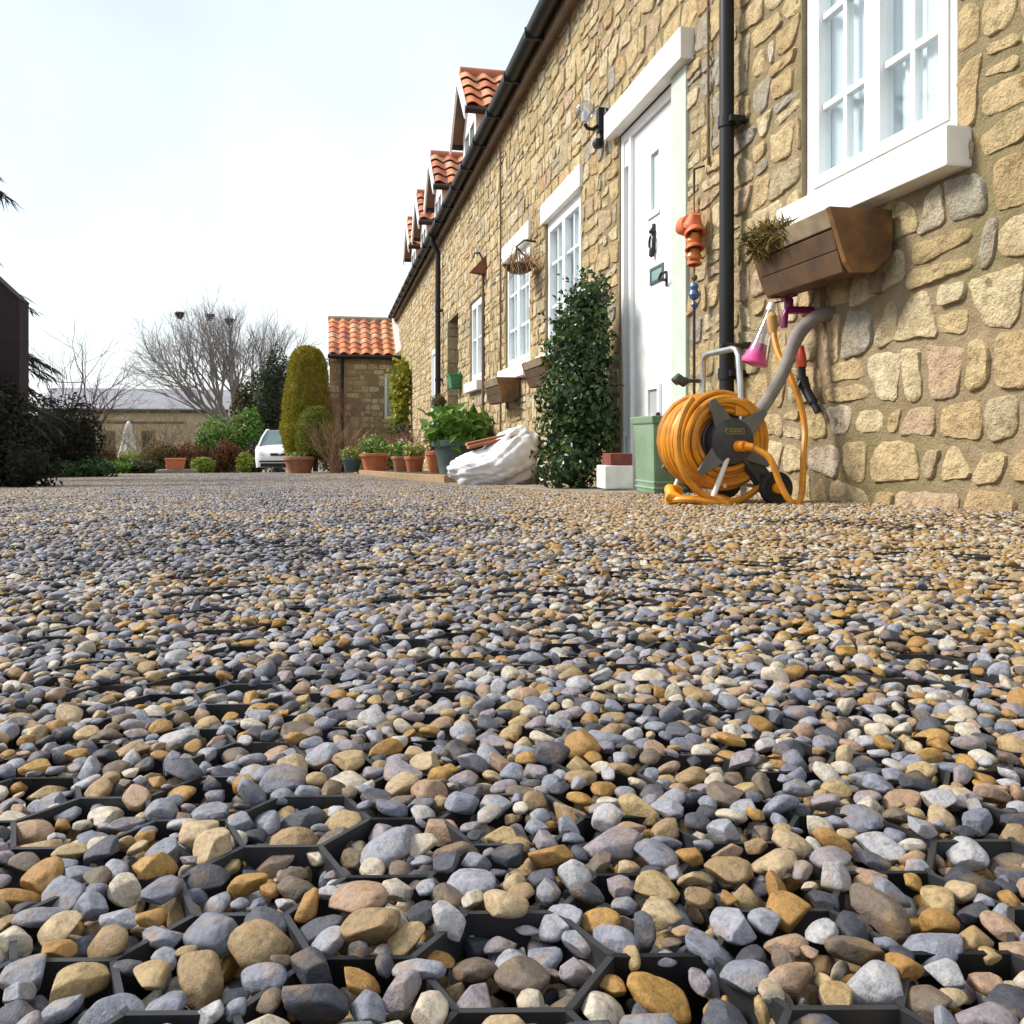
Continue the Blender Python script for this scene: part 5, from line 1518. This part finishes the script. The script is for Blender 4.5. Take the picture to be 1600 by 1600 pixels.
TX, TY = px_(362, 46), 46.0
tz = ground_z(TX, TY)
t = thing('bare_tree', 'large leafless spreading tree with fan of branches behind the garden', 'tree', (TX,TY,tz))
rg = random.Random(17); s = MB()
s.tube([(TX,TY,tz-.3),(TX+.05,TY,tz+1.3),(TX+.1,TY,tz+2.4)],[.42,.34,.30],10); s.build('trunk', M_BARK, t, smooth=True)
s = MB(); 
for k, (ax, el, L, r) in enumerate((ax_, el_, L_*1.02, r_*.72) for (ax_, el_, L_, r_) in ((-1.05,.55,2.5,.15),(-.72,.8,2.6,.17),(-.38,1.0,2.4,.18),(-.05,1.1,2.3,.17),(.22,1.0,2.4,.17),(.52,.9,2.5,.16),(.85,.65,2.5,.15),(1.15,.42,2.3,.12),(-1.3,.3,2.2,.11),(.1,.9,2.3,.14),(-.5,.7,2.4,.13),(.6,.6,2.5,.13),(-.60,1.0,2.75,.15),(-.82,.85,2.7,.14))):
    d=Vector((math.sin(ax),rg.uniform(-.6,.6),el)).normalized()
    grow(s, Vector((TX+.08,TY,tz+2.0+.3*rg.random())), d, L, r, 0, 5, rg, .30, .10, (4,4,3,3,3), 6, .10, (.60,.80))
s.build('branches', simple('grey_bark',(0.27,0.245,0.23),(0.20,0.18,0.17),.9,8), t)
for i,(px,py) in enumerate(((281,491),(328,494),(358,501))):
    yy=TY-1.0; d=px_(px,yy)*ST+yy*CT; zz=(HY-py)/F*d
    nt_=thing('twig_nest', ('leftmost','middle','rightmost')[i]+' of three dark stick nests high in the bare tree', 'nest', (px_(px,yy),yy,zz-.2), 'nests in the bare tree')
    s=MB(); rg2=random.Random(i); c=Vector((px_(px,yy),yy,zz))
    s.lathe([(0,-.24),(.07,-.18),(.15,-.05),(.21,.06),(.17,.10),(0,.04)], tuple(c), 12, None, .5, 0, .25, rg2)
    for k in range(120):
        a=rg2.uniform(0,6.28); hgt=rg2.uniform(-.2,.1); rr_=.06+.14*(hgt+.2)/.3
        p=c+Vector((rr_*math.cos(a),rr_*math.sin(a),hgt)); tt=Vector((rg2.gauss(0,1),rg2.gauss(0,1),rg2.gauss(0,.8))).normalized()
        s.tube([p-tt*.11,p+tt*.11],.008,3)
    s.build('sticks', M_NEST, nt_)

def bare(label, px, y, h, w, seed, mat, splits=(4,3,3), name='bare_shrub', cat='shrub', lev=3, r=.05, n=7, spread=.4, group=None):
    x=px_(px,y); z=ground_z(x,y); t=thing(name,label,cat,(x,y,z),group); rg=random.Random(seed); s=MB()
    for k in range(n):
        a=rg.uniform(-1,1); d=Vector((a*w/h*1.2,rg.gauss(0,.3)*w/h,1)).normalized()
        grow(s,Vector((x+rg.gauss(0,.05),y,z)),d,h*.42,r,0,lev,rg,spread,.12,splits,5)
    s.build('branches',mat,t); return t
bare('thin leafless tree with upright twigs behind the dark hedge', 118, 30, 4.3, 1.9, 31, M_TWIG, (3,3,3,2), 'bare_tree', 'tree', 4, .06, 5)
bare('low leafless tree in front of the grey barn roof', 240, 40, 2.4, 3.0, 32, M_TWIG, (3,3,3,2), 'bare_tree', 'tree', 4, .035, 7)
bare('pinkish leafless shrub against the stone annex', 527, 21.6, 2.3, 1.3, 33, M_TWIGPINK, (3,3,3,2), lev=4, r=.016, n=8)
bare('tangle of dry hydrangea stems at the foot of the annex wall', 524, 20.2, 1.3, .9, 34, simple('straw_twig',(0.36,0.26,0.15),(0.28,0.18,0.10),.9,8), (4,4,3), lev=3, r=.014, n=12)
bare('reddish rose stems in front of the dark ivy', 637, 18.0, 1.0, .8, 35, M_TWIGPINK, (4,4,3), lev=3, r=.012, n=14)
for i,(px,y,h,lab) in enumerate(((235,37,2.6,'brown bare shrub in front of the barn, right of the white obelisk'),(160,37,2.4,'brown bare shrub in front of the barn, left of the white obelisk'),(300,36,2.5,'brown bare shrub between the barn and the green hedge'))):
    bare(lab,px,y,h,2.0,60+i,simple('tan_twig_%d'%i,(0.32,0.23,0.13),(0.24,0.17,0.09),.9,8),(3,3,3,2),lev=4,r=.025,n=9)

# cedar on the left, reaching out behind the brick gable
t = thing('cedar_tree', 'dark cedar with drooping feathery branches behind the brick gable at left', 'tree', (-6.6,14.5,ground_z(-6.6,14.5)))
s = MB(); s.tube([(-6.6,14.5,-.9),(-6.5,14.5,2.5),(-6.5,14.5,7.0)],[.3,.22,.05],10); s.build('trunk', M_BARK, t, smooth=True)
s = MB(); lf = MB(); rg = random.Random(44)
for k in range(58):
    z0 = rg.uniform(.0,6.6); 
    if k < 22: z0 = rg.uniform(.3,2.6); a = rg.uniform(-.5,.35)
    elif k < 27: z0 = rg.uniform(3.6,4.4); a = rg.uniform(-.3,.2)
    else: a = rg.uniform(.5,5.6); 
    L = (2.6-.22*z0)*rg.uniform(.78,1.02)
    d = Vector((math.cos(a),math.sin(a),.12))
    P = [Vector((-6.5,14.5,z0))+d*L*f+Vector((0,0,.15*L*math.sin(f*2.2)-.34*L*f*f)) for f in (0,.25,.5,.75,1)]
    s.tube(P,[.05,.04,.03,.02,.008],5)
    for q in range(110):
        f=rg.uniform(.15,1.0); i=min(int(f*4),3); p=P[i].lerp(P[i+1],f*4-i)
        dd=(P[i+1]-P[i]).normalized()
        e=(dd*.8+Vector((rg.gauss(0,.35),rg.gauss(0,.35),-.35+rg.gauss(0,.2)))).normalized()
        Lq=rg.uniform(.12,.34)
        lf.leaf(p,e,Vector((rg.gauss(0,1),rg.gauss(0,1),1)).normalized(),Lq,.022,rg.random())
s.build('branches', M_BARK, t); lf.build('foliage', L_CONIF, t)

# ------------------------------------------------------------------ outhouse and hedges at the left
OX, OY = -3.27, 10.2
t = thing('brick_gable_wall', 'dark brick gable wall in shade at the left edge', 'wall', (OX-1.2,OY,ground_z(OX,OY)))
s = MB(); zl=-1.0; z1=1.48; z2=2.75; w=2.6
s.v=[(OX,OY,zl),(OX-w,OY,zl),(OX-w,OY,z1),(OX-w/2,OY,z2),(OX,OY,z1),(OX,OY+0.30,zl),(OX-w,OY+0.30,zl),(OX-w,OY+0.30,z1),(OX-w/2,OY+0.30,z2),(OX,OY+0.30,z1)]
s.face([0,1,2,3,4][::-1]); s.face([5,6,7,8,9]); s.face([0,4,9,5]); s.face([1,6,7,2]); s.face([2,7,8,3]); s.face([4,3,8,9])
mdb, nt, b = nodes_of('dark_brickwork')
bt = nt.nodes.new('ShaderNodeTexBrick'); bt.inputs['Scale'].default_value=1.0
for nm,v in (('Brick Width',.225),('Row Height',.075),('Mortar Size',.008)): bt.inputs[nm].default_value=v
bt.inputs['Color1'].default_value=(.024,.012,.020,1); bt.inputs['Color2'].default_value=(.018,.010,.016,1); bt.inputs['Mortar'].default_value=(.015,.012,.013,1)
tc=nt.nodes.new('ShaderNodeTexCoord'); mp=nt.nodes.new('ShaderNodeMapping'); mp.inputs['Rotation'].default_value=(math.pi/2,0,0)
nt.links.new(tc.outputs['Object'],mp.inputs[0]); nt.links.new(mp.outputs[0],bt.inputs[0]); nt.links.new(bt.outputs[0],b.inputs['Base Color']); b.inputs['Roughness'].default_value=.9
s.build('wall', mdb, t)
s = MB(); 
for sg in (-1,1):
    xr=OX-w/2
    s.hexa([(xr,OY-.008,z2+.002),(xr,OY+0.308,z2+.002),(xr+sg*(w/2+.004),OY+0.308,z1),(xr+sg*(w/2+.004),OY-.008,z1),(xr,OY-.008,z2+.03),(xr,OY+0.308,z2+.03),(xr+sg*(w/2+.004),OY+0.308,z1+.025),(xr+sg*(w/2+.004),OY-.008,z1+.025)])
s.build('coping', M_DARKBRICK, t)
gzl=ground_z(-3,9.6)
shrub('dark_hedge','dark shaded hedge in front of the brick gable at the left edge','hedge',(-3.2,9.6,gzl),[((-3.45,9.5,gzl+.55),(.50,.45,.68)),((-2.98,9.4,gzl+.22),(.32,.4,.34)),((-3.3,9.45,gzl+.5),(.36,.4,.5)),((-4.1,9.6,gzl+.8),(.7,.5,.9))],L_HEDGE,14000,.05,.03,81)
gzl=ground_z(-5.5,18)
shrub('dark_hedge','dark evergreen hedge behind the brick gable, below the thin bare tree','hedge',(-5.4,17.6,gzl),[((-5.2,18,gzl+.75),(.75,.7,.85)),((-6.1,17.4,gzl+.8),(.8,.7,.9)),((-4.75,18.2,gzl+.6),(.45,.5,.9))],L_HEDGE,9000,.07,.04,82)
gzl=ground_z(-4.6,17.5)
shrub('low_shrub','low green shrub at the foot of the dark hedge','shrub',(-4.35,17.5,gzl),[((-4.35,17.5,gzl+.12),(.40,.35,.24)),((-4.8,17.2,gzl+.10),(.4,.3,.2))],leaf_mat('deep_green_leaf',[(.015,.045,.02),(.03,.08,.02),(.05,.11,.03)]),2600,.06,.035,83)

# ------------------------------------------------------------------ garden and barn in the background
BY=52
zb=ground_z(0,BY)-.3
bx0,bx1=px_(60,BY),px_(352,BY)
dB=lambda px: px_(px,BY)*ST+BY*CT
t = thing('barn', 'long low buff barn with pale grey roof behind the garden', 'barn', ((bx0+bx1)/2,BY,zb))
s = MB(); ze=(HY-640)/F*dB(245); zr=(HY-606)/F*dB(245)
s.box((bx0,BY,zb),(bx1,BY+6,ze)); s.add([(bx1,BY,ze),(bx1,BY+6,ze),(bx1,BY+3,zr)],[(0,1,2)]); s.add([(bx0,BY,ze),(bx0,BY+6,ze),(bx0,BY+3,zr)],[(2,1,0)]); s.build('wall', M_BARNWALL, t)
s = MB()
for yy0,yy1 in ((BY-.25,BY+3),(BY+6.25,BY+3)):
    s.hexa([(bx0-.2,yy0,ze-.06),(bx1+.2,yy0,ze-.06),(bx1+.2,yy1,zr),(bx0-.2,yy1,zr),(bx0-.2,yy0,ze+.04),(bx1+.2,yy0,ze+.04),(bx1+.2,yy1,zr+.1),(bx0-.2,yy1,zr+.1)])
s.build('roof', M_BARNROOF, t)
s = MB(); s.box((bx0-.2,BY-.30,ze-.20),(bx1+.2,BY-.26,ze-.02)); s.build('eaves_board', M_BEAM, t)
s = MB(); s.box((bx0,BY-.06,ze-.80),(px_(290,BY),BY+.02,ze-.68)); s.build('rail', M_BEAM, t)
for px in (170,232):
    s = MB(); x=px_(px,BY); s.box((x-.35,BY-.05,zb+.4),(x+.35,BY+.01,ze-1.2)); s.build('opening', M_BEAM, t)
oy_=38; oxx=px_(201,oy_); oz=ground_z(oxx,oy_)+.55
t = thing('garden_obelisk', 'white pointed garden obelisk trellis in front of the barn', 'obelisk', (oxx,oy_,oz))
for (sx,sy) in ((-1,-1),(1,-1),(1,1),(-1,1)):
    s = MB(); s.tube([(oxx+sx*.32,oy_+sy*.3,oz),(oxx+sx*.20,oy_+sy*.2,oz+.55),(oxx+sx*.03,oy_+sy*.03,oz+1.5)],.085,6); s.build('leg', M_WHITE, t)
for zz,rr in ((.35,.25),(.8,.16)):
    s = MB(); s.box((oxx-rr,oy_-rr,oz+zz),(oxx+rr,oy_+rr,oz+zz+.05)); s.build('rung', M_WHITE, t)
s = MB(); s.lathe([(0,-.08),(.08,0),(0,.1)],(oxx,oy_,oz+1.55),10); s.build('finial', M_WHITE, t)
def gs(name,label,cat,px,y,pyt,wpx,lm,seed,n=2500,L=.12,pyb=738,core=True,amp=.3):
    x=px_(px,y); d=x*ST+y*CT; zb_=ground_z(x,y); zt=(HY-pyt)/F*d; w=wpx/F*d/2
    h=zt-zb_; rg=random.Random(seed)
    bl=[((x,y,zb_+h*.5),(w*.8,w*.8,h*.52))]
    for k in range(3):
        bl.append(((x+rg.uniform(-.6,.6)*w,y+rg.uniform(-.5,.3)*w,zb_+h*rg.uniform(.3,.72)),(w*.5,w*.5,h*.3)))
    return shrub(name,label,cat,(x,y,zb_),bl,lm,n,L,L*.55,seed,core=core,amp=amp)
gs('conifer','dark green conifer behind the white car','conifer',432,41,548,85,leaf_mat('dark_conifer',[(.012,.025,.008),(.025,.04,.012),(.05,.05,.015)],.6,.08),90,7000,.16)
gs('conifer','olive brown conifer at the foot of the big bare tree','conifer',398,43,590,70,leaf_mat('olive_conifer',[(.04,.045,.012),(.08,.07,.02),(.10,.08,.03)],.6,.08),91,5000,.16)
gs('green_hedge','bright green laurel hedge left of the white car','hedge',385,37,640,70,L_MID,92,4200,.14)
gs('green_hedge','broad green laurel shrub below the bare tree','hedge',338,36.2,656,80,L_MID,93,4200,.14)
for i,(px,y,pt,wp,lm,lab) in enumerate((
    (300,35,692,70,L_RUST,'russet shrub behind the terracotta trough'),
    (352,35,690,60,L_RUST,'russet shrub under the green laurel'),
    (398,34.4,695,40,leaf_mat('plum_leaf',[(.04,.012,.018),(.07,.02,.03)],.6),'dark plum shrub beside the white car'),
    (150,35,690,60,L_BROWN,'straw brown shrub left of the obelisk'),
    (205,35.4,706,60,L_LIME,'yellow green shrub below the obelisk'),
    (245,35,690,60,L_BROWN,'straw brown shrub right of the obelisk'),
    (110,34,680,70,L_MID,'green bush at the end of the dark hedge'),
    (318,32.5,716,42,L_LIME,'low lime green shrub at the lane edge'),
    (384,32,708,24,L_LIME,'small yellow green bush left of the car'),
    (225,33,720,60,leaf_mat('dark_border',[(.03,.04,.012),(.06,.06,.02)]),'low dark border plant at the lane edge'),
    (170,32.5,722,70,L_MID,'low green border plant at the lane edge'))):
    gs('garden_shrub',lab,'shrub',px,y,pt,wp,lm,100+i,2200,.10)
yy=31.6; x=px_(274,yy); z=ground_z(x,yy)+.14
t = thing('terracotta_trough','terracotta trough on a low step at the lane edge','trough',(x,yy,z))
s = MB(); s.hexa([(x-.26,yy-.14,z),(x+.26,yy-.14,z),(x+.26,yy+.14,z),(x-.26,yy+.14,z),(x-.31,yy-.18,z+.33),(x+.31,yy-.18,z+.33),(x+.31,yy+.18,z+.33),(x-.31,yy+.18,z+.33)]); s.build('body', M_TERRA, t, bevel=.015)
s = MB(); s.box((x-.33,yy-.2,z+.33),(x+.33,yy+.2,z+.39)); s.build('rim', M_TERRA, t, bevel=.01)
s = MB(); s.box((x-.6,yy-.3,z-.4),(x+.7,yy+.3,z-.002)); o=s.build('stone_step', M_SLAB, bevel=.02); tag(o,'low stone step carrying the terracotta trough','step')
# background trees closing the far distance
for i,(px,y,pt,wp,lab) in enumerate(((20,70,640,160,'far hazy tree clump at the left'),(420,75,655,200,'far hedge behind the conifers'),(560,60,690,200,'far low hedge behind the annex'))):
    gs('far_hedge',lab,'hedge',px,y,pt,wp,leaf_mat('far_leaf_%d'%i,[(.06,.06,.03),(.09,.08,.04)],.8),200+i,2500,.3)

# ------------------------------------------------------------------ white car
CY=30.0; CXc=px_(437,CY); CZ=ground_z(CXc,CY)
t = thing('parked_car','white hatchback parked nose towards the lane behind the topiary','car',(CXc,CY,CZ))
def sect(y, hw, z0, zbelt, crown):
    pts=[]
    for f in (-1,-.97,-.9,-.6,-.2,.2,.6,.9,.97,1):
        top = zbelt+crown*(1-f*f)
        pts.append((CXc+hw*f, y, CZ+top))
    lo=[(CXc+hw*1.0,y,CZ+(z0+zbelt)/2),(CXc+hw*.96,y,CZ+z0),(CXc-hw*.96,y,CZ+z0),(CXc-hw*1.0,y,CZ+(z0+zbelt)/2)]
    return pts+lo
secs=[(0.0,.60,.28,.50,.03),(.04,.72,.20,.62,.05),(.16,.80,.17,.70,.06),(.45,.83,.17,.76,.07),(1.0,.84,.17,.88,.06),(1.4,.84,.17,.92,.03),(3.3,.84,.17,.95,.02),(3.75,.80,.2,.92,.02),(3.85,.70,.3,.8,.0)]
s=MB(); n=14
for (y_,a_,b_,c_,d_) in secs: s.v+=sect(CY+y_,a_,b_,c_,d_)
for i in range(len(secs)-1):
    for k in range(n):
        k2=(k+1)%n; s.face([i*n+k,i*n+k2,(i+1)*n+k2,(i+1)*n+k])
s.face(list(range(n))); s.face([ (len(secs)-1)*n+k for k in range(n)][::-1])
body=s.build('body', M_CAR, t, smooth=True, sharp=40)
s=MB()
def cab(y,hw,z): return [(CXc-hw,CY+y,CZ+z),(CXc+hw,CY+y,CZ+z)]
a=cab(.95,.75,.90); b_=cab(1.75,.53,1.44); c_=cab(3.1,.55,1.46); d_=cab(3.78,.70,.94)
s.v=a+b_+c_+d_
s.face([0,1,3,2],m=1); s.face([2,3,5,4],m=0); s.face([4,5,7,6],m=1); s.face([0,2,4,6],m=1); s.face([1,7,5,3],m=1)
s.build('cabin',[M_CAR,M_CARGLASS],t)
for sg in (-1,1):
    s=MB(); s.tube([(CXc+sg*.755,CY+.94,CZ+.90),(CXc+sg*.67,CY+1.3,CZ+1.18),(CXc+sg*.535,CY+1.74,CZ+1.45),(CXc+sg*.56,CY+3.1,CZ+1.47),(CXc+sg*.71,CY+3.8,CZ+.94)],.035,6); s.build('pillar', M_CAR, t, smooth=True)
    s=MB(); s.add([(CXc+sg*.50,CY+.005,CZ+.60),(CXc+sg*.74,CY+.10,CZ+.62),(CXc+sg*.78,CY+.22,CZ+.73),(CXc+sg*.56,CY+.10,CZ+.73)],[(0,1,2,3) if sg>0 else (3,2,1,0)]); 
    s.v=[(p[0],p[1]-.03,p[2]) for p in s.v]; s.build('headlight', M_CHROME, t)
    s=MB(); s.lathe([(0,-.05),(.09,-.04),(.10,0),(.09,.05),(0,.06)],(CXc+sg*.90,CY+1.15,CZ+.98),10,Matrix.Rotation(math.pi/2,3,'X')); s.build('mirror', M_BLACK, t, smooth=True)
    for yy in (.72,3.1):
        s=MB(); s.lathe([(.18,-.09),(.29,-.09),(.31,-.06),(.31,.06),(.29,.09),(.18,.09)],(CXc+sg*.76,CY+yy,CZ+.31),22,Matrix.Rotation(math.pi/2,3,'Y')); w_=s.build('wheel', M_TYRE, t, smooth=True)
        s=MB(); s.lathe([(0,-.085),(.18,-.085),(.18,.085),(0,.085)],(CXc+sg*.76,CY+yy,CZ+.31),18,Matrix.Rotation(math.pi/2,3,'Y')); s.build('rim', M_CHROME, w_)
s=MB(); s.box((CXc-.30,CY-.02,CZ+.575),(CXc+.30,CY+.03,CZ+.655)); s.build('grille', M_BLACK, t, bevel=.01)
s=MB(); s.add([(CXc-.09,CY-.03,CZ+.66),(CXc+.09,CY-.03,CZ+.66),(CXc,CY-.03,CZ+.60),(CXc-.09,CY-.01,CZ+.66),(CXc+.09,CY-.01,CZ+.66),(CXc,CY-.01,CZ+.60)],[(0,2,1),(3,4,5),(0,1,4,3),(1,2,5,4),(2,0,3,5)]); s.build('emblem', M_CAR, t)
s=MB(); s.box((CXc-.66,CY-.035,CZ+.36),(CXc+.66,CY+.03,CZ+.41)); s.build('bumper_strip', M_BLACK, t, bevel=.01)
s=MB(); s.box((CXc-.62,CY-.02,CZ+.20),(CXc+.62,CY+.05,CZ+.32)); s.build('lower_intake', M_BLACK, t, bevel=.01)
s=MB(); s.box((CXc-.26,CY-.05,CZ+.415),(CXc+.26,CY-.03,CZ+.515)); s.build('number_plate', M_WHITE, t)
